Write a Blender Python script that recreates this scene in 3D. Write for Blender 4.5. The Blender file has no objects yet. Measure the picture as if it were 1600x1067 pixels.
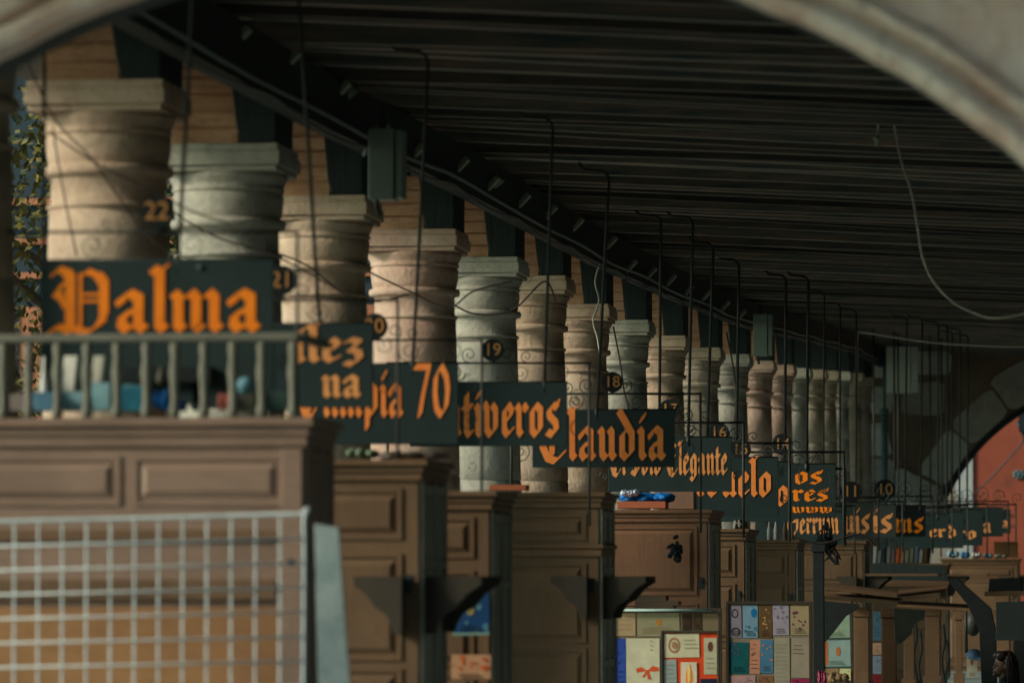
import bpy, bmesh, math, random
from mathutils import Vector, Matrix
random.seed(7)
S = bpy.context.scene
COL = S.collection
PI = math.pi
R_ = math.radians

# ------------------------------------------------------------------ camera
CZ = 1.65
FPX = 7500.0
VX, VY = 1741.0, 900.0
PHI = math.atan((VY - 533.5) / FPX)
THE = math.atan((VX - 800) / FPX * math.cos(PHI))
CF = Vector((-math.sin(THE) * math.cos(PHI), math.cos(THE) * math.cos(PHI), math.sin(PHI)))
CR = Vector((math.cos(THE), math.sin(THE), 0))
CU = CR.cross(CF)

def P(px, py, d):
    """world point that stands at distance d along the arcade for a place in the photograph"""
    r = CF * FPX + CR * (px - 800) + CU * (533.5 - py)
    return Vector((0, 0, CZ)) + r * (d / r.y)

cam = bpy.data.cameras.new('camera')
cam.lens = FPX / 1600 * 36
cam.sensor_width = 36
cam.clip_start = 0.5
cam.clip_end = 2000
cam.dof.use_dof = True
cam.dof.focus_distance = 50
cam.dof.aperture_fstop = 2.9
co = bpy.data.objects.new('camera', cam)
COL.objects.link(co)
co.location = (0, 0, CZ)
co.rotation_euler = Matrix((CR, CU, -CF)).transposed().to_euler()
S.camera = co

# ------------------------------------------------------------------ materials
MATS = {}
def mat(name, c1, c2=None, scale=6.0, rough=0.7, bump=0.0, stretch=(1, 1, 1), spec=0.3, rnd=0.0, metal=0.0, detail=5.0, lo=0.35, hi=0.7):
    if name in MATS: return MATS[name]
    m = bpy.data.materials.new(name); m.use_nodes = True
    nt = m.node_tree; N = nt.nodes; L = nt.links
    b = N['Principled BSDF']
    b.inputs['Roughness'].default_value = rough
    b.inputs['Specular IOR Level'].default_value = spec
    b.inputs['Metallic'].default_value = metal
    c1 = tuple(c1) + (1,)
    if c2 is None: c2 = tuple(x * 0.75 for x in c1[:3])
    c2 = tuple(c2) + (1,)
    tc = N.new('ShaderNodeTexCoord'); mp = N.new('ShaderNodeMapping')
    mp.inputs['Scale'].default_value = stretch
    L.new(tc.outputs['Object'], mp.inputs['Vector'])
    oi = N.new('ShaderNodeObjectInfo')
    va = N.new('ShaderNodeVectorMath'); va.operation = 'ADD'
    vm = N.new('ShaderNodeMath'); vm.operation = 'MULTIPLY'; vm.inputs[1].default_value = 37.0
    L.new(oi.outputs['Random'], vm.inputs[0])
    L.new(mp.outputs[0], va.inputs[0]); L.new(vm.outputs[0], va.inputs[1])
    nz = N.new('ShaderNodeTexNoise'); nz.inputs['Scale'].default_value = scale; nz.inputs['Detail'].default_value = detail
    L.new(va.outputs[0], nz.inputs['Vector'])
    mr = N.new('ShaderNodeMapRange'); mr.inputs[1].default_value = lo; mr.inputs[2].default_value = hi
    L.new(nz.outputs[0], mr.inputs[0])
    mx = N.new('ShaderNodeMix'); mx.data_type = 'RGBA'
    mx.inputs['A'].default_value = c1; mx.inputs['B'].default_value = c2
    L.new(mr.outputs[0], mx.inputs['Factor'])
    last = mx.outputs['Result']
    if rnd:
        hv = N.new('ShaderNodeHueSaturation')
        ma = N.new('ShaderNodeMapRange'); ma.inputs[3].default_value = 1 - rnd; ma.inputs[4].default_value = 1 + rnd
        L.new(oi.outputs['Random'], ma.inputs[0]); L.new(ma.outputs[0], hv.inputs['Value'])
        L.new(last, hv.inputs['Color']); last = hv.outputs[0]
    L.new(last, b.inputs['Base Color'])
    if bump:
        bp = N.new('ShaderNodeBump'); bp.inputs['Strength'].default_value = bump; bp.inputs['Distance'].default_value = 0.02
        L.new(nz.outputs[0], bp.inputs['Height']); L.new(bp.outputs[0], b.inputs['Normal'])
    MATS[name] = m
    return m

STONE = [mat('stone_warm', (.50, .385, .28), (.36, .25, .175), 3.2, .85, .35, (1, 1, .6)),
         mat('stone_grey', (.40, .385, .31), (.25, .235, .19), 3.2, .85, .35, (1, 1, .6)),
         mat('stone_pink', (.52, .365, .28), (.38, .25, .19), 3.2, .85, .35, (1, 1, .6)),
         mat('stone_tan', (.43, .35, .25), (.29, .225, .16), 3.2, .85, .35, (1, 1, .6))]
M_ARCH = mat('arch_stone', (.62, .54, .42), (.46, .33, .24), 3.5, .85, .5)
M_ARCH2 = mat('arch_moulding_stone', (.62, .52, .39), (.40, .30, .22), 7, .85, .6)
M_BRICK = mat('orange_brick', (.36, .155, .062), (.15, .068, .032), 5, .85, .5, (.6, .6, 3))
M_PLASTER = mat('old_plaster', (.24, .21, .17), (.15, .13, .11), 2, .9)
M_SHADEP = mat('shade_tone_plaster', (.055, .065, .06), (.035, .042, .042), 2, .9)  # shade of the arch soffits put into the colour
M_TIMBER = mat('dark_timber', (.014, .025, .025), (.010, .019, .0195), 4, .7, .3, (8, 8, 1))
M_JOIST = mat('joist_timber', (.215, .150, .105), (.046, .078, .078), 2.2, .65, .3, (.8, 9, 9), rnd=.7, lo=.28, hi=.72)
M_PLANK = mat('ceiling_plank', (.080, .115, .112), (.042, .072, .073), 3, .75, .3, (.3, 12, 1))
M_WOOD = mat('brown_painted_wood', (.135, .085, .042), (.095, .062, .033), 5, .55, .12, (2, 2, .4), spec=.35)
M_WOODL = mat('lit_brown_painted_wood', (.26, .185, .135), (.20, .145, .105), 4, .55, .12, (1, 2, 2), spec=.35)
M_WOODR = mat('reddish_brown_wood', (.22, .115, .06), (.16, .09, .048), 5, .55, .1, (2, 2, .4), spec=.35)
M_PLY = mat('sunlit_tone_plywood', (.30, .15, .062), (.22, .11, .048), 3, .6, .05, (1, 1, 4))
M_WOODD = mat('light_lifted_grey_wood', (.17, .165, .13), (.10, .10, .085), 6, .7, .2, (4, 4, .5))
M_BRKT = mat('dark_bracket_wood', (.055, .042, .028), (.035, .03, .022), 5, .6, .1)
M_RAIL = mat('grey_green_rail_paint', (.19, .19, .15), (.14, .14, .11), 6, .6)
M_IRON = mat('black_iron', (.022, .032, .031), (.034, .030, .024), 20, .55, .2, spec=.3)
M_WIRE = mat('rusty_thin_wire', (.03, .018, .014), (.018, .015, .014), 10, .7)
M_BOARD = mat('dark_teal_sign_board', (.009, .021, .022), (.013, .026, .026), 3, .6, spec=.2)
M_BOARDG = mat('grey_green_sign_board', (.030, .040, .036), (.022, .032, .03), 3, .6, spec=.2)
M_BOARDB = mat('black_sign_board', (.008, .012, .013), (.006, .010, .011), 3, .6, spec=.2)
M_LET = mat('bright_orange_paint', (.92, .25, .012), (.88, .22, .010), 3, .5)
M_LET2 = mat('orange_paint', (.85, .27, .06), (.76, .22, .045), 3, .5)
M_LET3 = mat('pale_orange_paint', (.72, .30, .10), (.62, .25, .08), 3, .5)
M_PANEL = mat('pale_plastic_sheet', (.26, .42, .43), (.17, .28, .29), 8, .4, .2, (6, 6, .6))
M_LAMP = mat('pale_green_lamp_housing', (.34, .38, .27), (.26, .29, .21), 8, .5)
M_BOX = mat('grey_green_metal', (.20, .26, .225), (.17, .22, .195), 3, .5)
M_BOXD = mat('dark_metal', (.028, .04, .04), None, 3, .5)
M_DIG = mat('worn_number_paint', (.42, .20, .06), (.30, .15, .05), 8, .6)
M_PIPE = mat('teal_pipe_paint', (.10, .17, .165), (.07, .12, .12), 6, .45)
M_CABLE = mat('off_white_cable', (.50, .50, .42), None, 6, .5)
M_GROUND = mat('plaza_paving', (.22, .20, .17), (.15, .14, .12), .8, .9, .2)
M_FLOOR = mat('arcade_paving', (.26, .32, .31), (.19, .24, .235), 1.5, .6, .1)
M_ORANGE = mat('orange_red_render', (.27, .072, .036), (.215, .058, .030), .6, .9, .1)
M_QUOIN = mat('pale_quoin', (.42, .44, .40), (.3, .32, .3), 2, .85)
M_BARK = mat('bark', (.10, .07, .045), None, 6, .9, .5, (3, 3, .5))
M_LEAF = mat('leaf_green', (.055, .07, .014), (.03, .042, .012), 3, .6, rnd=.2)
M_LEAFY = mat('leaf_yellow', (.17, .13, .018), (.09, .08, .014), 3, .6)
M_FACADE = mat('dark_blue_facade', (.03, .05, .06), (.02, .035, .045), 1, .8)
M_BAND = mat('terracotta_band', (.50, .19, .09), (.38, .14, .07), 2, .8)
M_GLASSD = mat('dark_window_glass', (.02, .03, .035), None, 2, .15, spec=.5)
M_SKIN = mat('skin', (.17, .10, .068), (.13, .075, .052), 8, .5)
M_HAIR = mat('dark_hair', (.018, .013, .010), (.03, .02, .014), 30, .45, .3, (1, 1, .2))
M_BLACK = mat('black_cloth', (.012, .017, .018), (.008, .012, .013), 10, .85, .2)
M_LIP = mat('lip', (.35, .12, .09), None, 8, .5)
M_EYE = mat('eye_dark', (.02, .015, .012), None, 8, .3)
def weathered(name, base, tint, dark, sc=2.2, joints=None, grain=(1, 1, 1), rough=.88, bump=.6, dirt=.55, fine=26):
    m = bpy.data.materials.new(name); m.use_nodes = True
    N = m.node_tree.nodes; L = m.node_tree.links; b = N['Principled BSDF']
    b.inputs['Roughness'].default_value = rough; b.inputs['Specular IOR Level'].default_value = .25
    tc = N.new('ShaderNodeTexCoord'); oi = N.new('ShaderNodeObjectInfo')
    mu = N.new('ShaderNodeMath'); mu.operation = 'MULTIPLY'; mu.inputs[1].default_value = 53.0; L.new(oi.outputs['Random'], mu.inputs[0])
    ad = N.new('ShaderNodeVectorMath'); ad.operation = 'ADD'; L.new(tc.outputs['Object'], ad.inputs[0]); L.new(mu.outputs[0], ad.inputs[1])
    mp = N.new('ShaderNodeMapping'); mp.inputs['Scale'].default_value = grain; L.new(ad.outputs[0], mp.inputs[0])
    def noise(scale, det, src, ro=.6):
        n = N.new('ShaderNodeTexNoise'); n.inputs['Scale'].default_value = scale; n.inputs['Detail'].default_value = det; n.inputs['Roughness'].default_value = ro
        L.new(src, n.inputs['Vector']); return n
    def rng(src, a, c, lo=0.0, hi=1.0):
        q = N.new('ShaderNodeMapRange'); q.inputs[1].default_value = a; q.inputs[2].default_value = c; q.inputs[3].default_value = lo; q.inputs[4].default_value = hi
        L.new(src, q.inputs[0]); return q.outputs[0]
    def mix(A, B, f, bt='MIX'):
        q = N.new('ShaderNodeMix'); q.data_type = 'RGBA'; q.blend_type = bt
        for k, v in (('A', A), ('B', B)):
            if isinstance(v, tuple): q.inputs[k].default_value = v + (1,)
            else: L.new(v, q.inputs[k])
        if isinstance(f, float): q.inputs['Factor'].default_value = f
        else: L.new(f, q.inputs['Factor'])
        return q.outputs['Result']
    n1 = noise(sc, 3, ad.outputs[0]); n2 = noise(sc*4.5, 8, mp.outputs[0], .7); n3 = noise(fine, 6, mp.outputs[0], .7); n4 = noise(sc*2.1, 6, ad.outputs[0], .75)
    c = mix(base, tint, rng(n1.outputs[0], .38, .62))
    c = mix(c, dark, rng(n2.outputs[0], .52, .72, 0, dirt))
    c = mix(c, tuple(min(1, x*1.25) for x in base), rng(n4.outputs[0], .58, .70, 0, .6))
    c = mix(c, tuple(x*.45 for x in dark), rng(n3.outputs[0], .60, .74, 0, .6))
    L.new(c, b.inputs['Base Color'])
    bp = N.new('ShaderNodeBump'); bp.inputs['Strength'].default_value = bump; bp.inputs['Distance'].default_value = .03
    hm = N.new('ShaderNodeMath'); hm.operation = 'ADD'; L.new(n2.outputs[0], hm.inputs[0]); L.new(n3.outputs[0], hm.inputs[1])
    L.new(hm.outputs[0], bp.inputs['Height']); L.new(bp.outputs[0], b.inputs['Normal'])
    return m
STONE = [weathered('stone_warm', (.58, .445, .325), (.48, .335, .235), (.26, .19, .14)),
         weathered('stone_grey', (.48, .455, .375), (.36, .345, .285), (.20, .185, .155)),
         weathered('stone_pink', (.57, .415, .32), (.47, .31, .23), (.26, .175, .135)),
         weathered('stone_tan', (.50, .42, .31), (.38, .31, .22), (.21, .165, .12))]
M_ARCH = weathered('arch_stone', (.86, .74, .62), (.76, .56, .44), (.42, .32, .25), 2.6, dirt=.75, fine=14)
M_ARCH2 = weathered('arch_moulding_stone', (.84, .72, .58), (.70, .48, .36), (.30, .23, .18), 3.4, dirt=.85, fine=16)
M_BRICK = weathered('pale_orange_brick', (.55, .325, .20), (.44, .235, .13), (.17, .105, .065), 3.0, grain=(.6, .6, 3), dirt=.8)
M_GRID = weathered('pale_blue_wire', (.62, .70, .70), (.52, .60, .61), (.28, .31, .30), 4, rough=.45, bump=.1, dirt=.7)
M_PANEL = weathered('pale_plastic_sheet', (.36, .43, .42), (.24, .32, .32), (.15, .20, .20), 5, grain=(3, 3, .8), rough=.45, bump=.3, dirt=.8)
def grainy(name, base, tint, dark, g=(6, 6, .5), dirt=.55): return weathered(name, base, tint, dark, 1.6, grain=g, rough=.5, bump=.15, dirt=dirt, fine=18)
M_WOOD = grainy('brown_painted_wood', (.165, .097, .053), (.13, .077, .042), (.07, .046, .029))
M_WOODL = grainy('lit_brown_painted_wood', (.28, .185, .137), (.225, .148, .108), (.12, .085, .063), (.6, 6, 6))  # nearest stall: brown made paler and pinker, its light in the colour
M_WOODR = grainy('reddish_brown_wood', (.24, .125, .07), (.19, .10, .056), (.09, .055, .034))
M_WOODD = grainy('light_lifted_grey_wood', (.34, .335, .28), (.24, .24, .205), (.10, .10, .085))  # stall sides: colour lightened to stand in for weak aisle light
M_PLY = grainy('sunlit_tone_plywood', (.34, .175, .075), (.27, .135, .058), (.14, .075, .036), (1, 1, 6))  # plywood with the orange of sunlight put into its colour
M_BOARD = weathered('dark_teal_sign_board', (.010, .024, .025), (.015, .031, .031), (.022, .030, .028), 1.6, rough=.6, bump=.05, dirt=.4)
M_LET = weathered('bright_orange_paint', (.98, .27, .012), (.93, .23, .010), (.62, .17, .02), 3, rough=.5, bump=.04, dirt=.4)
M_LET2 = weathered('orange_paint', (.90, .29, .065), (.82, .24, .05), (.50, .16, .05), 3, rough=.5, bump=.04, dirt=.5)
M_LET3 = weathered('pale_orange_paint', (.78, .33, .11), (.66, .27, .09), (.40, .17, .07), 3, rough=.5, bump=.04, dirt=.5)
M_ORANGE = weathered('orange_red_render', (.34, .082, .042), (.28, .066, .034), (.17, .05, .032), .35, dirt=.6, fine=2.5, bump=.1)
M_MORTAR = weathered('brown_mortar', (.30, .22, .14), (.22, .16, .10), (.12, .09, .06), 1.2, fine=12)
M_BLK = [weathered('block_stone_pale', (.80, .80, .66), (.66, .65, .52), (.34, .32, .26), 1.1, fine=9),
         weathered('block_stone_mid', (.60, .58, .46), (.48, .45, .35), (.26, .24, .19), 1.1, fine=9),
         weathered('block_stone_dark', (.42, .41, .34), (.34, .32, .26), (.18, .17, .14), 1.1, fine=9)]
PAL = {}
def flat(r, g, b, name):
    k = (r, g, b)
    if k not in PAL:
        def l(c):
            c /= 255
            return c / 12.92 if c <= .04045 else ((c + .055) / 1.055) ** 2.4
        c = (l(r), l(g), l(b))
        PAL[k] = mat(name, c, tuple(x * .82 for x in c), 9, .55, .0)
    return PAL[k]

# ------------------------------------------------------------------ mesh helpers
def V(*a): return Vector(a)
class MB:
    def __init__(s): s.bm = bmesh.new()
    def box(s, a, b, mi=0):
        x0, x1 = sorted((a[0], b[0])); y0, y1 = sorted((a[1], b[1])); z0, z1 = sorted((a[2], b[2]))
        v = [s.bm.verts.new(p) for p in ((x0,y0,z0),(x1,y0,z0),(x1,y1,z0),(x0,y1,z0),(x0,y0,z1),(x1,y0,z1),(x1,y1,z1),(x0,y1,z1))]
        for f in ((0,3,2,1),(4,5,6,7),(0,1,5,4),(1,2,6,5),(2,3,7,6),(3,0,4,7)):
            s.bm.faces.new([v[i] for i in f]).material_index = mi
        return v
    def frustum(s, x0, x1, z0, z1, y0, y1, ins, mi=0):
        """raised panel on a face that looks to -y: base at y0, top at y1 (y1<y0) inset by ins"""
        a = [(x0,y0,z0),(x1,y0,z0),(x1,y0,z1),(x0,y0,z1)]
        b = [(x0+ins,y1,z0+ins),(x1-ins,y1,z0+ins),(x1-ins,y1,z1-ins),(x0+ins,y1,z1-ins)]
        A = [s.bm.verts.new(p) for p in a]; B = [s.bm.verts.new(p) for p in b]
        s.bm.faces.new(B).material_index = mi
        for i in range(4):
            j = (i+1) % 4
            s.bm.faces.new((A[i], A[j], B[j], B[i])).material_index = mi
    def prism(s, pts, vec, mi=0):
        """polygon (3-D points) extruded along vec"""
        vec = Vector(vec)
        A = [s.bm.verts.new(p) for p in pts]; B = [s.bm.verts.new(Vector(p) + vec) for p in pts]
        s.bm.faces.new(A[::-1]).material_index = mi; s.bm.faces.new(B).material_index = mi
        n = len(A)
        for i in range(n):
            j = (i+1) % n
            s.bm.faces.new((A[i], A[j], B[j], B[i])).material_index = mi
    def face(s, pts, mi=0):
        s.bm.faces.new([s.bm.verts.new(p) for p in pts]).material_index = mi
    def tube(s, pts, r, n=6, mi=0, cap=True):
        pts = [Vector(p) for p in pts]; rings = []
        up = None
        for i, p in enumerate(pts):
            t = (pts[min(i+1, len(pts)-1)] - pts[max(i-1, 0)])
            if t.length < 1e-9: t = Vector((0,0,1))
            t.normalize()
            if up is None: up = Vector((0,0,1)) if abs(t.z) < .9 else Vector((0,1,0))
            a = t.cross(up)
            if a.length < 1e-4: a = t.cross(Vector((1,0,0)))
            a.normalize(); b = a.cross(t); up = b
            rr = r[i] if isinstance(r, (list, tuple)) else r
            rings.append([s.bm.verts.new(p + (a*math.cos(2*PI*k/n) + b*math.sin(2*PI*k/n)) * rr) for k in range(n)])
        for i in range(len(rings)-1):
            for k in range(n):
                f = s.bm.faces.new((rings[i][k], rings[i][(k+1)%n], rings[i+1][(k+1)%n], rings[i+1][k]))
                f.material_index = mi; f.smooth = n > 5
        if cap and len(rings) > 1:
            s.bm.faces.new(rings[0][::-1]).material_index = mi; s.bm.faces.new(rings[-1]).material_index = mi
    def lathe(s, prof, c=(0,0,0), n=32, mi=0, smooth=True):
        c = Vector(c); rings = []
        for r, z in prof:
            rings.append([s.bm.verts.new(c + Vector((r*math.cos(2*PI*k/n), r*math.sin(2*PI*k/n), z))) for k in range(n)])
        for i in range(len(rings)-1):
            for k in range(n):
                f = s.bm.faces.new((rings[i][k], rings[i][(k+1)%n], rings[i+1][(k+1)%n], rings[i+1][k]))
                f.material_index = mi; f.smooth = smooth
        s.bm.faces.new(rings[0][::-1]).material_index = mi; s.bm.faces.new(rings[-1]).material_index = mi
    def ellipsoid(s, c, r, rot=None, nu=12, nv=8, jit=0, mi=0):
        c = Vector(c); g = []
        for j in range(nv+1):
            a = PI*j/nv; row = []
            for i in range(nu):
                b = 2*PI*i/nu
                p = Vector((math.sin(a)*math.cos(b)*r[0], math.sin(a)*math.sin(b)*r[1], math.cos(a)*r[2]))
                if jit: p *= 1 + random.uniform(-jit, jit)
                if rot: p = rot @ p
                row.append(s.bm.verts.new(c + p))
            g.append(row)
        for j in range(nv):
            for i in range(nu):
                f = s.bm.faces.new((g[j][i], g[j][(i+1)%nu], g[j+1][(i+1)%nu], g[j+1][i])); f.smooth = True; f.material_index = mi
    def build(s, name, m, parent=None, loc=None, bevel=0.0, auto=False):
        bmesh.ops.remove_doubles(s.bm, verts=s.bm.verts, dist=1e-6)
        bmesh.ops.recalc_face_normals(s.bm, faces=s.bm.faces)
        me = bpy.data.meshes.new(name); s.bm.to_mesh(me); s.bm.free()
        for q in (m if isinstance(m, (list, tuple)) else [m]): me.materials.append(q)
        o = bpy.data.objects.new(name, me); COL.objects.link(o)
        if parent: o.parent = parent
        if loc is not None: o.location = loc
        if bevel:
            md = o.modifiers.new('bevel', 'BEVEL'); md.width = bevel; md.segments = 2; md.limit_method = 'ANGLE'; md.angle_limit = R_(40)
        return o
def tag(o, label=None, cat=None, group=None, kind=None):
    if label: o['label'] = label
    if cat: o['category'] = cat
    if group: o['group'] = group
    if kind: o['kind'] = kind
    return o
def empty(name, loc, label, cat, group=None):
    o = bpy.data.objects.new(name, None); COL.objects.link(o); o.location = loc; o.empty_display_size = .2
    return tag(o, label, cat, group)
def copy_tree(o, parent=None):
    c = o.copy(); COL.objects.link(c)
    if parent: c.parent = parent
    for ch in [x for x in o.children]: copy_tree(ch, c)
    return c
ORD = ['first', 'second', 'third', 'fourth', 'fifth', 'sixth', 'seventh', 'eighth', 'ninth', 'tenth', 'eleventh', 'twelfth', 'thirteenth', 'fourteenth', 'fifteenth', 'sixteenth', 'seventeenth', 'eighteenth', 'nineteenth', 'twentieth', 'twenty-first', 'twenty-second', 'twenty-third', 'twenty-fourth', 'twenty-fifth', 'twenty-sixth', 'twenty-seventh', 'twenty-eighth']
def interp(x, tab):
    if x <= tab[0][0]: return tab[0][1]
    for (a, va), (b, vb) in zip(tab, tab[1:]):
        if x <= b: return va + (vb-va)*(x-a)/(b-a)
    return tab[-1][1]

# ------------------------------------------------------------------ columns along the street side
PXR = [300,470,600,735,828,900,965,1025,1081,1134,1178,1215,1246,1271,1295,1314,1333,1352,1367]
PYT = [145,240,318,368,410,438,481,505,529,547,557,567,573,578,580,582,583,585,592]
XR = -5.05
DS = [-XR*7545.0/(1741-p) for p in PXR]                 # distance of each capital
HT = [P(PXR[i], PYT[i], DS[i]).z for i in range(19)]    # its top
CAPTAB = [(15, HT[0])] + list(zip(DS, HT)) + [(130, HT[-1] + .1)]
AB = .785
TINT = [0, 1, 0, 2, 1, 0, 0, 1, 0, 3, 1, 2, 2, 1, 3, 3, 1, 3, 3]
WHERE = ['nearest stone column, standing behind the sign reading Palma'] + [None]*18
def col_label(i):
    tint = ['warm cream', 'grey green', 'pinkish', 'tan'][TINT[i]]
    return '%s round stone column with square capital, %s along the arcade from the camera' % (tint, ORD[i])
def make_column(name, h, m, label, x, y):
    t = empty(name, (x, y, 0), label, 'column', 'round stone columns of the arcade')
    r0 = .326; r1 = .388
    b = MB(); b.box((-.47, -.47, 0), (.47, .47, .2)); b.lathe([(.46, .2), (.48, .26), (.46, .33), (.40, .36), (.40, .4)], n=40); b.build('base', m, t, bevel=.01)
    s = MB(); zt = h - .68
    prof = [(.37, .4)]
    for k in range(13):
        u = k/12; z = .42 + (zt-.42)*u
        r = r1 - (r1-r0)*(u**1.7)
        prof.append((r, z))
    jj = [z for z in (zt-.62, zt-1.24, zt-1.9, zt-2.6) if z > .6]
    for z in jj:
        r = r1 - (r1-r0)*(((z-.42)/(zt-.42))**1.7)
        prof += [(r, z-.008), (r-.007, z-.003), (r-.007, z+.003), (r, z+.008)]
    prof.sort(key=lambda q: q[1])
    s.lathe(prof, n=48); s.build('shaft', m, t)
    c = MB()
    def q(z): return h - z
    pr = [(.312,.70),(.306,.693),(.328,.690),(.330,.670),(.316,.664),(.308,.655),(.306,.52),(.318,.513),(.344,.505),(.350,.48),(.344,.458),(.322,.452),(.316,.446),(.322,.44),(.330,.39),(.334,.34),(.336,.300),(.328,.292),(.328,.284),(.340,.280),(.342,.262),(.334,.256),(.340,.235),(.356,.205),(.364,.182),(.358,.176),(.360,.17)]
    c.lathe([(r*1.035, q(z)) for r, z in pr], n=48); c.build('capital', m, t)
    a = MB(); g = AB/2
    a.box((-g+.02, -g+.02, q(.17)), (g-.02, g-.02, q(.135))); a.box((-g, -g, q(.135)), (g, g, q(.045))); a.box((-g+.012, -g+.012, q(.045)), (g-.012, g-.012, q(0)))
    a.build('abacus', m, t, bevel=.008)
    return t
def make_pier(x, y, h, top, i):
    b = MB(); xl = x - AB/2 + .08; xr = x + AB/2 - .275; z = h + .004; k = 0; rr = random.Random(i)
    while z < top - .02:
        z1 = min(z + .105, top)
        j = rr.uniform(-.012, .012)
        b.box((xl - j, y - .30 + j, z), (xr, y + .33, z1 - .014)); b.box((xl + .02, y - .28, z1 - .014), (xr - .002, y + .30, z1))
        z = z1; k += 1
    o = b.build('brick_pier', M_BRICK, bevel=.006)
    return tag(o, 'orange brick courses resting on the %s capital, under the roof beam' % ORD[i], 'brick pier', 'orange brick piers above the capitals')
def make_post(x, y, h, top, i):
    b = MB(); xr = x + AB/2 - .03; z0 = h + .003
    w0, w1 = .225, .30; zm = top
    b.prism([(xr-w0, y-.34, z0), (xr, y-.34, z0), (xr, y-.34, zm), (xr-w1, y-.34, zm), (xr-w0-.03, y-.34, z0+.12)], (0, .62, 0))
    o = b.build('timber_bracket', M_TIMBER, bevel=.012)
    return tag(o, 'dark timber bracket block on the inner side of the %s capital' % ORD[i], 'bracket', 'dark timber brackets above the capitals')
COLX = []
BEAMTAB = [(14, 2.72+CZ), (25.7, 2.75+CZ), (30.5, 2.77+CZ), (35, 2.87+CZ), (45.7, 2.955+CZ), (54, 3.09+CZ), (64, 3.3+CZ), (80, 3.85+CZ), (93, 4.28+CZ), (106, 4.5+CZ)]
def beam_z(d): return interp(d, BEAMTAB)
def ceil_z(x, d): return beam_z(d) + .46 - .05*(x + 5)
for i in range(19):
    yc = DS[i] - AB/2; x = P(PXR[i], PYT[i], DS[i]).x - AB/2
    COLX.append((x, yc))
    m = STONE[TINT[i]]
    make_column('stone_column', HT[i], m, col_label(i), x, yc)
    top = beam_z(yc) + .40
    make_pier(x, yc, HT[i], top, i)
    make_post(x, yc, HT[i], top, i)
# one more column in the shade of the near arch
x0 = P(47, 200, DS[0]-4.0).x - AB/2 + .06
make_column('stone_column', HT[0]-.02, STONE[3], 'shaded dark stone column at the left edge beside the near arch', x0, DS[0]-4.0-AB/2)
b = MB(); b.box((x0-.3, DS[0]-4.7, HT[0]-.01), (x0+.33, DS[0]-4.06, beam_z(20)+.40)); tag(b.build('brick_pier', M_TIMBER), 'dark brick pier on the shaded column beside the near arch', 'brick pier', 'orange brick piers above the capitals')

# ------------------------------------------------------------------ the portico: facade wall, beam, ceiling, walls
fac = MB()
ys = [14.0, 18.2] + [DS[i]-AB/2 for i in range(0, 19)] + [104]
for a, b_ in zip(ys, ys[1:]):
    za = beam_z(a) + .404; zb = beam_z(b_) + .404
    fac.prism([(-5.95, a, za), (-5.95, a, 11), (-5.95, b_, 11), (-5.95, b_, zb)], (.78, 0, 0))
for a, b_ in zip(ys, ys[1:]):  # unseen street eave, added to shade the column tops
    za = beam_z(a) + .42; zb = beam_z(b_) + .42
    fac.prism([(-6.95, a, za), (-6.95, a, za+.24), (-6.95, b_, zb+.24), (-6.95, b_, zb)], (.998, 0, 0))
    fac.prism([(-7.05, a, za+.242), (-7.05, a, za+.36), (-7.05, b_, zb+.36), (-7.05, b_, zb+.242)], (1.097, 0, 0))
tag(fac.build('facade_wall', M_PLASTER), 'plastered building wall carried by the row of stone columns', 'wall')

ds = [18.0 + 2*k for k in range(44)]
bm_ = MB()
for a, b_ in zip(ds, ds[1:]):
    for (xa, xb, o0, o1) in ((-5.03, -4.90, .05, .40),):
        A = [(xa, a, beam_z(a)+o0), (xb, a, beam_z(a)+o0), (xb, a, beam_z(a)+o1), (xa, a, beam_z(a)+o1)]
        B = [(xa, b_, beam_z(b_)+o0), (xb, b_, beam_z(b_)+o0), (xb, b_, beam_z(b_)+o1), (xa, b_, beam_z(b_)+o1)]
        for i in range(4):
            j = (i+1) % 4
            bm_.face((A[i], A[j], B[j], B[i]))
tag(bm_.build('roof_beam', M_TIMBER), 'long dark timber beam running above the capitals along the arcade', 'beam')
pp = MB()
pp.tube([(-4.885 + .01*math.sin(d*1.3), d, beam_z(d) + .11 + .012*math.sin(d*.9)) for d in [18+1.0*k for k in range(84)]], .016, 6)
tag(pp.build('conduit', M_PIPE), 'thin grey conduit clipped along the lower edge of the roof beam', 'conduit')
pp = MB()
pp.tube([(-4.87, d, beam_z(d) + .05 - .05*abs(math.sin(d*.8))) for d in [24+.4*k for k in range(190)]], .009, 5)
tag(pp.build('cable', M_IRON), 'black cable sagging in loops under the conduit on the roof beam', 'cable')

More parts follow.
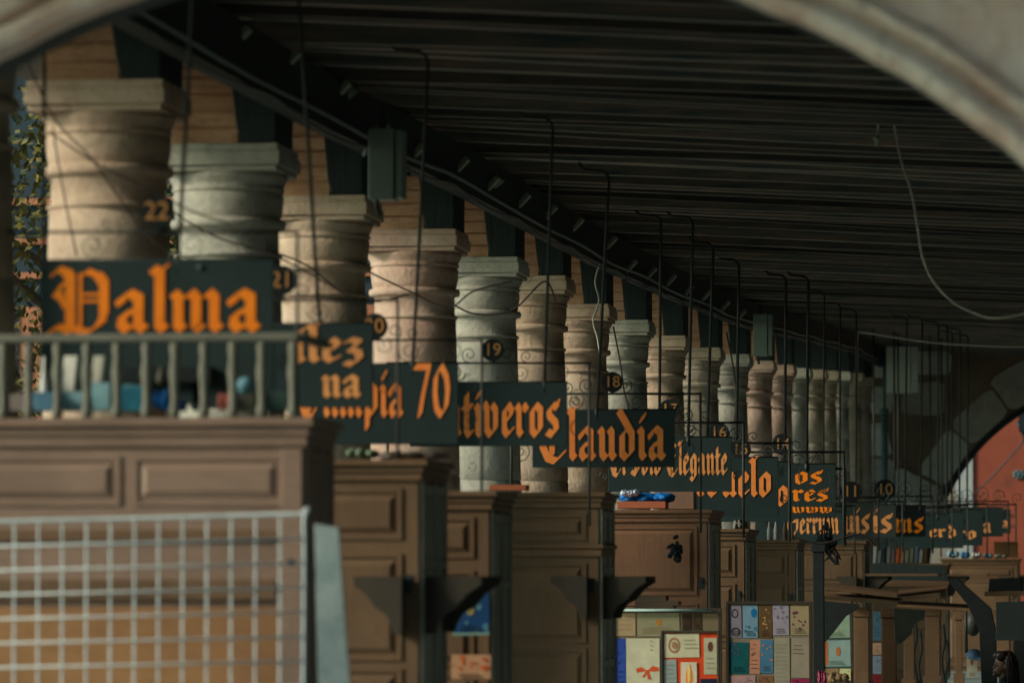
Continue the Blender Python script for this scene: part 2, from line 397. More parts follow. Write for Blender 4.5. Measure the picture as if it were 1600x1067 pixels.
cl = MB()
for k in range(44):
    a = 16 + 2*k if k else 14.0; b_ = 18 + 2*k
    q = [(-5.16, a), (5.2, a), (5.2, b_), (-5.16, b_)]
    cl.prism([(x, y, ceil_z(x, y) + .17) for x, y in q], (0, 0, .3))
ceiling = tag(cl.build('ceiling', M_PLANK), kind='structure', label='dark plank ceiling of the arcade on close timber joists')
SK = .05
rj = random.Random(3)
rest = MB()
for k in range(132):
    d = 25.0 + .595*k; w = rj.uniform(.09, .15); hgt = rj.uniform(.15, .19)
    j = MB() if k < 99 else rest; n = 8
    xs = [-5.16 + (10.3)*i/n for i in range(n+1)]
    ph = rj.uniform(0, 6); am = rj.uniform(.004, .015); tilt = rj.uniform(-.010, .010)
    for xa, xb in zip(xs, xs[1:]):
        def pt(x, dy, dz):
            y = d + dy + SK*(x+5)
            return (x, y, ceil_z(x, min(y, 103)) + dz + am*math.sin(x*.8+ph) + tilt*(x))
        A = [pt(xa, 0, 0), pt(xa, w, 0), pt(xa, w, hgt+.06), pt(xa, 0, hgt+.06)]
        B = [pt(xb, 0, 0), pt(xb, w, 0), pt(xb, w, hgt+.06), pt(xb, 0, hgt+.06)]
        for i in range(4):
            jn = (i+1) % 4
            j.face((A[i], A[jn], B[jn], B[i]))
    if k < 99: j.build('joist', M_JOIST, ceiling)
tag(rest.build('distant_joists', M_JOIST, ceiling), kind='stuff')
w = MB(); w.box((5.1, 14, 0), (5.5, 104.5, 10)); tag(w.build('inner_wall', M_PLASTER), 'plain plastered wall closing the arcade on its inner side', 'wall')

def arch_wall(y, thick, cx, zs, R, xl, xr, ztop, n=48, zfoot=0):
    b = MB()
    ths = [PI - PI*k/n for k in range(n+1)]
    pts = [(cx + R*math.cos(t), zs + R*math.sin(t)) for t in ths]
    for yy in (y, y+thick):
        b.face([(xl, yy, zfoot), (cx-R, yy, zfoot), (cx-R, yy, zs), (cx-R, yy, ztop), (xl, yy, ztop)])
        b.face([(cx+R, yy, zfoot), (xr, yy, zfoot), (xr, yy, ztop), (cx+R, yy, ztop), (cx+R, yy, zs)])
        for (x0_, z0_), (x1_, z1_) in zip(pts, pts[1:]):
            b.face([(x0_, yy, z0_), (x1_, yy, z1_), (x1_, yy, ztop), (x0_, yy, ztop)])
    for (x0_, z0_), (x1_, z1_) in zip(pts, pts[1:]):
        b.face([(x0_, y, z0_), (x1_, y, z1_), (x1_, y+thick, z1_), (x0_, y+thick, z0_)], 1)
    for xx in (cx-R, cx+R):
        b.face([(xx, y, zfoot), (xx, y, zs), (xx, y+thick, zs), (xx, y+thick, zfoot)])
    b.face([(xl, y, ztop), (xr, y, ztop), (xr, y+thick, ztop), (xl, y+thick, ztop)])
    b.face([(xl, y, zfoot), (xl, y, ztop), (xl, y+thick, ztop), (xl, y+thick, zfoot)])
    b.face([(xr, y, zfoot), (xr, y, ztop), (xr, y+thick, ztop), (xr, y+thick, zfoot)])
    return b
# near arch (out of focus, over our heads)
DN = 17.0
cn = Vector((-2.458, DN, CZ-1.016)); RN = 3.277
near = empty('stone_arch', (0, 0, 0), 'pale moulded stone arch framing the top of the view, out of focus', 'arch')
arch_wall(DN, .30, cn.x, cn.z, RN, -8.0, 7.0, 9.5).build('wall', [M_ARCH, M_SHADEP], near)
# archivolt mouldings swept round the opening
PROF = [(a_, b_*1.7 if b_ < 0 else b_) for a_, b_ in [(-.006, .02), (-.006, -.035), (.012, -.06), (.045, -.07), (.075, -.055), (.092, -.03), (.112, -.018), (.125, -.045), (.15, -.052), (.172, -.04), (.185, -.012), (.188, .02)]]
mo = MB(); rings = []
for k in range(97):
    t = PI*k/96
    wob = .006*math.sin(k*1.7) + .004*math.sin(k*3.1)
    rings.append([mo.bm.verts.new((cn.x + (RN+r+wob*.5)*math.cos(t), DN + y, cn.z + (RN+r+wob*.5)*math.sin(t))) for r, y in PROF])
for a, b_ in zip(rings, rings[1:]):
    for i in range(len(PROF)-1):
        f = mo.bm.faces.new((a[i], a[i+1], b_[i+1], b_[i])); f.smooth = False
mo.build('moulding', M_ARCH2, near)
# flat ring of big blocks with open joints outside the moulding
for k in range(15):
    t0 = PI*(k)/15 + .0022; t1 = PI*(k+1)/15 - .0022
    vb = MB(); n = 6
    A = [(t0 + (t1-t0)*i/n) for i in range(n+1)]
    ri, ro = RN + .198, RN + 1.0 + .1*((k*7) % 3)
    poly = [(cn.x + ri*math.cos(t), DN-.012, cn.z + ri*math.sin(t)) for t in A] + [(cn.x + ro*math.cos(t), DN-.012, cn.z + ro*math.sin(t)) for t in A[::-1]]
    vb.prism(poly, (0, .05, 0)); vb.build('arch_block', M_ARCH, near, bevel=.006)

# far end wall
DF = 104.0
cf = P(1765, 912, DF); RF = 312/7500*DF
far = empty('end_wall', (0, 0, 0), 'shadowed end wall of large grey stone blocks with round arch', 'wall')
arch_wall(DF, .8, cf.x, cf.z, RF, -6.2, 5.4, 8.2).build('wall', [M_MORTAR, M_SHADEP], far)
fb = MB(); rings = []
for k in range(65):
    t = PI*k/64
    rings.append([fb.bm.verts.new((cf.x + (RF+r)*math.cos(t), DF + y, cf.z + (RF+r)*math.sin(t))) for r, y in ((-.02, .1), (-.02, -.03), (.10, -.03), (.10, .1))])
for a, b_ in zip(rings, rings[1:]):
    for i in range(3): fb.bm.faces.new((a[i], a[i+1], b_[i+1], b_[i]))
fb.build('arch_trim', M_BOXD, far)
rk = random.Random(12); bl = MB()
def block(poly, mi):
    c_ = Vector((sum(p[0] for p in poly)/len(poly), 0, sum(p[1] for p in poly)/len(poly)))
    out = []
    n = len(poly)
    for a_ in range(n):      # rounded, uneven outline
        p, q = Vector((poly[a_][0], 0, poly[a_][1])), Vector((poly[(a_+1) % n][0], 0, poly[(a_+1) % n][1]))
        for u in (.12, .5, .88):
            w = p.lerp(q, u); w = w + (c_ - w)*rk.uniform(.02, .09); out.append((w.x, DF-.035, w.z))
    bl.prism(out, (0, .034, 0), mi)
nv = 13
for k in range(nv):          # wedge blocks round the arch
    t0, t1 = PI*k/nv, PI*(k+1)/nv
    ro = RF + rk.uniform(.6, 1.5)
    block([(cf.x + q*math.cos(t), cf.z + q*math.sin(t)) for q, t in ((RF+.12, t0), (ro, t0), (ro, t1), (RF+.12, t1))], rk.choice((0, 1, 2)))
z = .2
while z < 7.6:
    hgt = rk.uniform(.65, 1.0); x = -6.0 + rk.uniform(0, .5)
    while x < 5.0:
        wd = rk.uniform(.8, 1.5); cx_, cz_ = x + wd/2, z + hgt/2
        dd = math.hypot(cx_ - cf.x, max(0, cz_ - cf.z)) if cz_ > cf.z else abs(cx_ - cf.x)
        if dd > RF + (1.55 if cz_ > cf.z else wd/2 + .1):
            g_ = .05; J = lambda: rk.uniform(-.09, .09)
            block([(x+g_+J(), z+g_+J()), (x+wd-g_+J(), z+g_+J()), (x+wd-g_+J(), z+hgt-g_+J()), (x+g_+J(), z+hgt-g_+J())], rk.choice((0, 0, 1, 1, 2)))
        x += wd
    z += hgt
bl.build('stone_blocks', M_BLK, far, bevel=.012)

# ------------------------------------------------------------------ ground and what stands outside
g = MB(); g.face([(-600, -200, -.02), (600, -200, -.02), (600, 1500, -.02), (-600, 1500, -.02)]); tag(g.build('ground', M_GROUND), kind='structure', label='paved plaza ground reaching to the horizon')
g = MB(); g.box((-6.3, 16.5, -.1), (5.2, 105, 0)); tag(g.build('arcade_floor', M_FLOOR), kind='structure', label='dark paved floor of the arcade')

# orange building across the street beyond the end arch
ob = empty('orange_building', (0, 120, 0), 'orange red rendered building seen through the far arch', 'building')
q0 = P(1520, 760, 120)
b = MB(); b.box((q0.x, 0, 0), (22, 8, 14)); b.build('wall', M_ORANGE, ob)
b = MB(); b.box((q0.x-.42, -.06, 0), (q0.x, 8, 14)); b.build('quoin', M_QUOIN, ob)
b = MB(); b.box((q0.x-9, 1.0, 0), (q0.x-.43, 8, 13)); b.build('side_wing', M_PLASTER, ob)
pe = P(1592, 741, 120)
b = MB()   # a small pale ornament on the orange wall
for k in range(7):
    a = 2*PI*k/7
    b.ellipsoid((pe.x + .11*math.cos(a), -.03, pe.z + .085*math.sin(a)), (.05, .05, .04))
b.ellipsoid((pe.x, -.04, pe.z), (.05, .06, .05)); b.build('wall_ornament', M_PIPE, ob)
b = MB()
a0 = P(1524, 770, 118); a1 = P(1600, 688, 118); dv = a1 - a0
b.tube([a0 + dv*(k/14) + V(0, 0, -.05*math.sin(PI*k/14)) for k in range(15)] + [a1 + dv*.6], .022, 5)
tag(b.build('overhead_cable', M_IRON), 'dark cable crossing in front of the orange building', 'cable')
b = MB(); c0 = P(1600, 668, 112); b.tube([c0 + V(-.15, 0, .15), c0 + V(.0, 0, -.15), c0 + V(.2, 0, -.8)], .06, 6)
b.box(c0 + V(-.12, -.1, -.1), c0 + V(.12, .1, .35)); tag(b.build('street_lamp_bracket', M_BOXD), 'dark lamp bracket at the right edge inside the far arch', 'lamp bracket')

# building and trees over the plaza on the street side
hb = empty('plaza_building', (0, 0, 0), 'dark blue facade with terracotta bands across the plaza, left edge', 'building')
DB = 92
xa = P(-260, 500, DB).x; xb = P(760, 500, DB).x
b = MB(); b.box((xa, DB, 0), (xb, DB+9, 15)); b.build('wall', M_FACADE, hb)
for py, th in ((316, 9), (378, 9), (431, 9)):
    z = P(45, py, DB).z; b = MB(); b.box((xa-.05, DB-.12, z-.06), (xb+.05, DB-.003, z+.06)); b.build('band', M_BAND, hb)
z = P(45, 480, DB).z; b = MB(); b.box((xa-.02, DB-.06, 0), (xb+.02, DB-.004, z)); b.build('ground_floor', M_BAND, hb)
for k in range(12):
    x = xa + .3 + (xb-xa-.6)*k/11
    b = MB(); b.box((x-.05, DB-.10, 0), (x+.05, DB-.062, z-.02)); b.build('pilaster', M_FACADE, hb)
for row, py in enumerate((405, 345, 280)):
    for k in range(6):
        x = xa + .55 + (xb-xa-1.1)*k/5; zc = P(45, py, DB).z
        b = MB(); b.box((x-.24, DB-.03, zc-.24), (x+.24, DB-.004, zc+.24)); b.build('window', M_GLASSD, hb)
def tree(x, y, h, r, seed, label, n=2600):
    rr = random.Random(seed)
    t = empty('plaza_tree', (x, y, 0), label, 'tree', 'trees on the plaza')
    b = MB(); b.tube([(0, 0, 0), (.1, 0, h*.3), (.0, .1, h*.55), (.1, 0, h*.85)], [.22, .17, .12, .04], 8)
    for k in range(9):
        a = rr.uniform(0, 6.28); z = h*rr.uniform(.35, .7); L = r*rr.uniform(.5, .9)
        b.tube([(0, 0, z), (L*.5*math.cos(a), L*.5*math.sin(a), z + L*.35), (L*math.cos(a), L*math.sin(a), z + L*.6)], [.08, .05, .02], 5)
    b.build('trunk', M_BARK, t)
    c = MB(); clumps = []
    for k in range(34):
        a = rr.uniform(0, 6.28); u = rr.uniform(-1, 1); q = rr.uniform(.35, 1) * r
        clumps.append((q*math.cos(a)*math.sqrt(1-u*u), q*math.sin(a)*math.sqrt(1-u*u), h*.66 + u*h*.36, rr.uniform(.25, .5)*r, rr.random()))
    for k in range(n):
        cx, cy, cz, cr, sh = rr.choice(clumps)
        p = Vector((rr.gauss(0, .45), rr.gauss(0, .45), rr.gauss(0, .4)))*cr + Vector((cx, cy, cz))
        s = rr.uniform(.05, .10)
        d1 = Vector((rr.uniform(-1, 1), rr.uniform(-1, 1), rr.uniform(-1, 1))).normalized()
        d2 = d1.orthogonal().normalized()
        s *= .62
        c.face([p - d1*s*1.5, p + d2*s*.7, p + d1*s*1.5, p - d2*s*.7], 1 if (sh > .62 or rr.random() < .15) else 0)
    c.build('crown', [M_LEAF, M_LEAFY], t)
    return t
pt = P(120, 300, 60); tree(pt.x, 60, 7.8, 2.5, 5, 'yellow green tree seen in the gap beside the nearest column', 9000)
tree(pt.x-4.5, 66, 6.8, 2.2, 6, 'broad green tree farther left on the plaza', 2600)

# ------------------------------------------------------------------ things on the beam and ceiling
LP = [(372,60),(450,97),(530,143),(648,240),(718,260),(766,289),(815,315),(858,333),(900,352),(953,380),(985,416),(1016,427),(1047,438),(1074,455),(1102,462),(1132,478),(1158,492)]
for i, (px, py) in enumerate(LP):
    d = 4.86*7545/(1741-px); p = P(px, py, d)
    t = empty('floodlight', p, 'small pale floodlight clipped to the roof beam, %s from the camera end' % ORD[i], 'floodlight', 'floodlights along the roof beam')
    b = MB(); b.prism([(-.075, -.03, -.055), (-.045, -.03, -.08), (.075, -.03, .045), (.045, -.03, .075)], (0, .09, 0)); b.build('housing', M_LAMP, t, bevel=.006)
    b = MB(); b.tube([(-.01, .02, -.01), (-.05, .02, -.10), (-.05, .03, -.14)], .010, 6); b.box((-.09, .0, -.16), (-.03, .05, -.13)); b.build('bracket', M_BOXD, t)
def cctv(px, py, d, label):
    p = P(px, py, d); t = empty('security_camera', p, label, 'camera', 'security cameras on the roof beam')
    b = MB(); rot = Matrix.Rotation(R_(-38), 4, 'Y')
    def r(v): return rot @ Vector(v)
    b.tube([r((-.14, 0, 0)), r((.10, 0, 0))], .04, 10); b.build('body', M_LAMP, t)
    b = MB(); b.tube([r((.10, 0, 0)), r((.115, 0, 0))], [.042, .034], 10); b.build('lens', M_BOXD, t)
    b = MB(); b.tube([r((-.04, 0, -.03)), (-.06, .02, -.12), (-.08, .05, -.16)], .012, 6); b.build('mount', M_BOX, t)
cctv(535, 152, 30.6, 'pale tube shaped security camera with round hood above the third column')
cctv(585, 205, 31.5, 'small security camera hanging low beside the tall grey box')
cctv(768, 290, 38.0, 'security camera on the beam above the fifth column')
def wallbox(px0, py0, px1, py1, d, dep, label, m):
    a = P(px0, py1, d); c = P(px1, py0, d); w_ = c.x-a.x; h_ = c.z-a.z
    t = empty('tall_box', (a.x, d, a.z), label, 'box', 'tall boxes fixed under the roof')
    b = MB(); b.box((0, 0, 0), (w_*.76, dep, h_)); b.build('housing', m, t, bevel=.008)
    b = MB(); b.box((w_*.79, .012, .012), (w_, dep-.01, h_-.012)); b.build('side_panel', m, t, bevel=.004)
    b = MB(); b.box((w_*.3, .03, h_), (w_*.5, .07, h_+.12)); b.tube([(w_*.25, .02, .02), (w_*.25, .02, -.05), (w_*.3, .05, -.10)], .014, 6); b.build('mount', M_BOXD, t)
    b = MB()
    for k in range(7): b.box((w_*.12, -.004, h_*(.12+.11*k)), (w_*.64, -.0005, h_*(.12+.11*k)+.006))
    b.build('vent', m, t)
wallbox(575, 200, 628, 312, 30.6, .22, 'largest tall grey green box hung beside the fourth column', M_BOX)
wallbox(1177, 490, 1206, 556, 61.5, .22, 'middle tall grey green box hung over the distant columns', M_BOX)
wallbox(1385, 541, 1434, 614, 100.5, .25, 'grey green box on the end wall beside the last columns', mat('pale_box', (.75, .84, .68), (.66, .74, .60), 3, .5))  # paler than the other boxes: light on its front put into the colour
b = MB(); a = P(1382, 640, 101); c = P(1382, 1000, 101); b.tube([a, c], .07, 10); b.tube([a + V(0, 0, .02), a + V(0, 0, -.1)], .10, 10)
b.tube([a, a + V(0, .05, 1.2)], .035, 8)
tag(b.build('drain_pipe', M_PIPE), 'pale teal vertical pipe before the end wall, beside the last column', 'pipe')
# hanging white cables
def smooth(pts, n=8):
    pts = [Vector(p) for p in pts]; out = []
    for i in range(len(pts)-1):
        p0 = pts[max(i-1, 0)]; p1 = pts[i]; p2 = pts[i+1]; p3 = pts[min(i+2, len(pts)-1)]
        for k in range(n):
            t = k/n
            out.append(.5*((2*p1) + (-p0+p2)*t + (2*p0-5*p1+4*p2-p3)*t*t + (-p0+3*p1-3*p2+p3)*t**3))
    out.append(pts[-1]); return out
b = MB(); D = 33.2
b.tube(smooth([P(x, y, D) for x, y in ((1384,124),(1390,150),(1396,190),(1408,250),(1424,300),(1433,350),(1440,395),(1456,436),(1487,470),(1520,488),(1552,497),(1600,490),(1660,470),(1740,380),(1790,150))]), .008, 6)
tag(b.build('loose_cable', M_CABLE), 'long pale cable looping down from the ceiling', 'cable')
t = empty('pull_cord', P(1379, 124, D), 'short cord with a small plug hanging from the ceiling beside the loop', 'cord')
o = P(1379, 124, D); b = MB(); b.tube(smooth([P(x, y, D)-o for x, y in ((1383,124),(1377,150),(1373,185),(1371,212))]), .008, 6); b.build('cord', M_CABLE, t)
e = P(1370, 218, D)-o; b = MB(); b.lathe([(.012, .03), (.024, .02), (.026, -.005), (.014, -.015), (.012, -.05), (.004, -.052)][::-1], e, 10); b.build('plug', M_LAMP, t)
b = MB(); D = 70
b.tube(smooth([P(x, y, D) for x, y in ((1338,600),(1339,560),(1340,522),(1350,519),(1400,527),(1460,535),(1520,539),(1600,541),(1700,536))]), .018, 6)
tag(b.build('ceiling_cable', M_CABLE), 'grey cable strung level below the far ceiling', 'cable')
b = MB(); b.tube(smooth([P(x, y, 46) for x, y in ((938,410),(930,440),(936,470),(927,500),(934,530),(938,560))]), .009, 6)
tag(b.build('loose_cable', M_CABLE), 'wavy white wire hanging in front of the sixth column', 'cable')
WIRES = [([(40,90),(85,185),(140,245),(180,300),(215,350),(262,395)], 24.5, 'thin dark wire slanting down across the nearest column'),
         ([(75,205),(150,255),(225,292),(300,330),(360,350)], 24.7, 'second thin wire sagging across the two nearest columns'),
         ([(83,200),(92,260),(105,330),(120,400)], 24.4, 'fine wire dropping beside the bright edge of the nearest column'),
         ([(262,325),(300,350),(350,375),(430,400),(560,470)], 28.0, 'wire running from the second column down to the third'),
         ([(430,395),(480,415),(560,470),(640,460)], 32.0, 'wire drooping across the third column below its capital'),
         ([(566,420),(640,455),(700,480),(740,455),(800,440)], 35.5, 'wire sagging across the fourth column and the fifth'),
         ([(700,470),(740,490),(800,485),(850,440),(868,470)], 39.5, 'wire slung between the fifth column and the sixth'),
         ([(958,510),(968,560),(975,610),(982,640),(988,700)], 48.0, 'wire dangling in front of the eighth column'),
         ([(1135,520),(1145,570),(1150,620),(1147,660)], 60.0, 'wire hanging in front of the eleventh column')]
for pts, d, lab in WIRES:
    b = MB(); b.tube(smooth([P(x, y, d) for x, y in pts]), .0055*d/28, 5); tag(b.build('thin_wire', M_WIRE), lab, 'wire', 'thin wires slung across the columns')

# ------------------------------------------------------------------ blackletter pen
NA = R_(42)
G = {   # glyph: (advance, strokes); x-height = 1
 'i': (.40, [[(.08,.93),(.17,.83),(.17,.17),(.27,.07)], [(.17,1.20),(.25,1.34)]]),
 'l': (.40, [[(.04,1.52),(.17,1.42),(.17,.17),(.27,.07)], [(.17,1.45),(.28,1.56)]]),
 'n': (.80, [[(.08,.93),(.17,.83),(.17,.17),(.26,.07)], [(.20,.72),(.44,.95),(.55,.82),(.55,.17),(.65,.07)]]),
 'm': (1.20, [[(.08,.93),(.17,.83),(.17,.17),(.26,.07)], [(.20,.72),(.44,.95),(.55,.82),(.55,.17),(.64,.07)], [(.58,.72),(.82,.95),(.93,.82),(.93,.17),(1.03,.07)]]),
 'u': (.80, [[(.08,.93),(.17,.83),(.17,.20),(.30,.06),(.52,.25)], [(.46,.93),(.55,.83),(.55,.17),(.65,.07)]]),
 'a': (.78, [[(.10,.80),(.30,.95),(.50,.83),(.50,.17),(.62,.07)], [(.50,.55),(.18,.42),(.14,.20),(.26,.06),(.50,.24)], [(.10,.80),(.14,.70)]]),
 'e': (.62, [[(.15,.80),(.15,.20),(.28,.06),(.50,.22)], [(.15,.80),(.32,.95),(.47,.78),(.42,.62),(.18,.47)]]),
 'o': (.74, [[(.16,.80),(.16,.20),(.32,.06)], [(.16,.80),(.32,.94),(.52,.80),(.52,.22),(.32,.06)]]),
 'r': (.58, [[(.08,.93),(.17,.83),(.17,.17),(.27,.07)], [(.20,.72),(.36,.94),(.46,.84)], [(.40,.88),(.50,.80)]]),
 's': (.66, [[(.50,.86),(.34,.95),(.15,.80),(.18,.62),(.45,.42),(.48,.20),(.32,.06),(.10,.14)], [(.46,.88),(.54,1.04)]]),
 't': (.50, [[(.17,1.25),(.17,.20),(.28,.06),(.40,.14)], [(.04,.90),(.38,.90)]]),
 'v': (.78, [[(.06,1.0),(.16,.84),(.16,.22),(.32,.06)], [(.40,.95),(.54,.80),(.54,.24),(.32,.06)]]),
 'd': (.76, [[(.16,.78),(.16,.20),(.32,.06)], [(.16,.78),(.36,.90)], [(.04,1.48),(.22,1.25),(.54,.80),(.54,.24),(.32,.06)]]),
 'z': (.66, [[(.10,.84),(.24,.94),(.46,.84),(.22,.50)], [(.20,.52),(.44,.42),(.48,.16),(.28,-.10),(.10,-.02)]]),
 'g': (.74, [[(.16,.80),(.16,.24),(.30,.10),(.50,.26)], [(.16,.80),(.32,.94),(.52,.82),(.52,-.06),(.32,-.24),(.10,-.12)]]),
 'p': (.78, [[(.06,1.0),(.17,.86),(.17,-.32)], [(.17,.80),(.38,.95),(.55,.80),(.55,.24),(.34,.06),(.17,.18)]]),
 'b': (.76, [[(.04,1.52),(.17,1.42),(.17,.20),(.32,.06)], [(.17,.76),(.36,.93),(.54,.80),(.54,.24),(.32,.06)]]),
 'w': (1.14, [[(.06,1.0),(.16,.84),(.16,.22),(.32,.06)], [(.40,.95),(.52,.80),(.52,.24),(.32,.06)], [(.52,.24),(.68,.06),(.90,.24)], [(.78,.95),(.90,.80),(.90,.24)]]),
 'P': (1.34, [[.75,(.02,1.42),(.14,1.54),(.30,1.46)], [1.0,(.30,1.46),(.38,1.34),(.38,.14),(.32,-.02)], [.55,(.24,1.20),(.06,.92),(.20,.80),(.28,.62)], [.5,(.04,.92),(.22,.92)], [.8,(-.06,.02),(.12,.14),(.34,.08)], [.7,(.46,.10),(.74,.0),(1.10,.26)], [.6,(.60,1.36),(.76,1.48),(.98,1.38)], [.95,(.98,1.38),(1.10,1.20),(1.10,.42),(1.0,.20)], [.22,(.60,1.42),(.60,.10)], [.22,(.62,.92),(1.04,.92)], [.22,(.62,.76),(1.04,.76)]]),
 'C': (1.15, [[(.30,1.42),(.14,1.10),(.14,.44),(.36,.06),(.66,-.02),(.98,.22)], [(.30,1.42),(.56,1.54),(.84,1.34),(.98,1.48)], [(.52,1.40),(.52,.14)]]),
 'O': (1.2, [[(.34,1.42),(.14,1.06),(.14,.44),(.36,.06),(.62,.0)], [(.34,1.42),(.66,1.50),(.98,1.12),(.98,.40),(.62,.0)], [(.52,1.36),(.52,.16)]]),
 'E': (1.1, [[(.30,1.42),(.14,1.10),(.14,.44),(.36,.06),(.66,-.02),(.94,.24)], [(.30,1.42),(.54,1.54),(.82,1.32)], [(.34,.80),(.76,.86)], [(.50,1.38),(.50,.14)]]),
 'S': (.95, [[(.76,1.36),(.52,1.52),(.18,1.26),(.20,1.02),(.70,.66),(.74,.30),(.46,.02),(.08,.16)], [(.46,1.42),(.46,.14)]]),
 'A': (1.2, [[(.02,1.30),(.26,1.50),(.50,1.36),(.34,.60),(.10,.06)], [(.50,1.40),(.84,1.26),(.84,.20),(1.0,.06)], [(.28,.62),(.84,.62)]]),
 'L': (1.0, [[(.16,1.48),(.34,1.36),(.30,.30),(.08,.06),(.40,.14),(.64,.0),(.90,.22)]]),
 'G': (1.15, [[(.30,1.42),(.14,1.10),(.14,.44),(.36,.06),(.70,.0),(.94,.30),(.94,.76)], [(.30,1.42),(.56,1.54),(.84,1.34)], [(.60,.80),(.98,.84)]]),
 'D': (1.2, [[(.10,1.44),(.60,1.50),(.98,1.12),(.98,.40),(.62,.0),(.10,.08)], [(.36,1.40),(.36,.16)]]),
 '7': (.95, [[(.14,1.52),(.80,1.52),(.52,.70),(.36,.06)]]),
 '0': (.95, [[(.44,1.54),(.18,1.22),(.14,.70),(.22,.26),(.44,.04)], [(.44,1.54),(.70,1.20),(.76,.80),(.68,.30),(.44,.04)]]),
 ' ': (.40, []),
 '-': (.5, [[(.08,.5),(.36,.5)]]),
}
ACC = {'í': ('i', []), 'á': ('a', [[(.30,1.16),(.44,1.38)]]), 'j': ('i', [])}
def hull(ps):
    ps = sorted(set((round(x, 5), round(y, 5)) for x, y in ps))
    def half(it):
        o = []
        for p in it:
            while len(o) > 1 and (o[-1][0]-o[-2][0])*(p[1]-o[-2][1]) - (o[-1][1]-o[-2][1])*(p[0]-o[-2][0]) <= 0: o.pop()
            o.append(p)
        return o
    a = half(ps); c = half(ps[::-1]); return a[:-1] + c[:-1]
def text_width(s):
    return sum(G[ACC[c][0] if c in ACC else c][0] for c in s)
def letter(mb, s, x0, z0, sx, sz, y, nib=.27, thin=.045, seq=None):
    """draw text in the plane y with a broad pen; each stroke piece lies a hair proud of the last"""
    cx = 0.0; seq = seq or [0]
    for ch in s:
        key = ACC[ch][0] if ch in ACC else ch
        adv, st = G[key]
        st = st + (ACC[ch][1] if ch in ACC else [])
        nb = nib
        ex, ez = math.cos(NA)*nb/2, math.sin(NA)*nb/2
        fx, fz = -math.sin(NA)*thin/2, math.cos(NA)*thin/2
        for pl in st:
            w_ = 1.0
            if isinstance(pl[0], float): w_, pl = pl[0], pl[1:]
            ex, ez = math.cos(NA)*nb/2*w_, math.sin(NA)*nb/2*w_
            for a, b_ in zip(pl, pl[1:]):
                ps = []
                for p in (a, b_):
                    for u in (-1, 1):
                        for v in (-1, 1): ps.append((p[0] + u*ex + v*fx, p[1] + u*ez + v*fz))
                h = hull(ps)
                yy = y - .00012*(seq[0] % 40); seq[0] += 1
                mb.face([(x0 + (cx + q[0])*sx, yy, z0 + q[1]*sz) for q in h])
        cx += adv

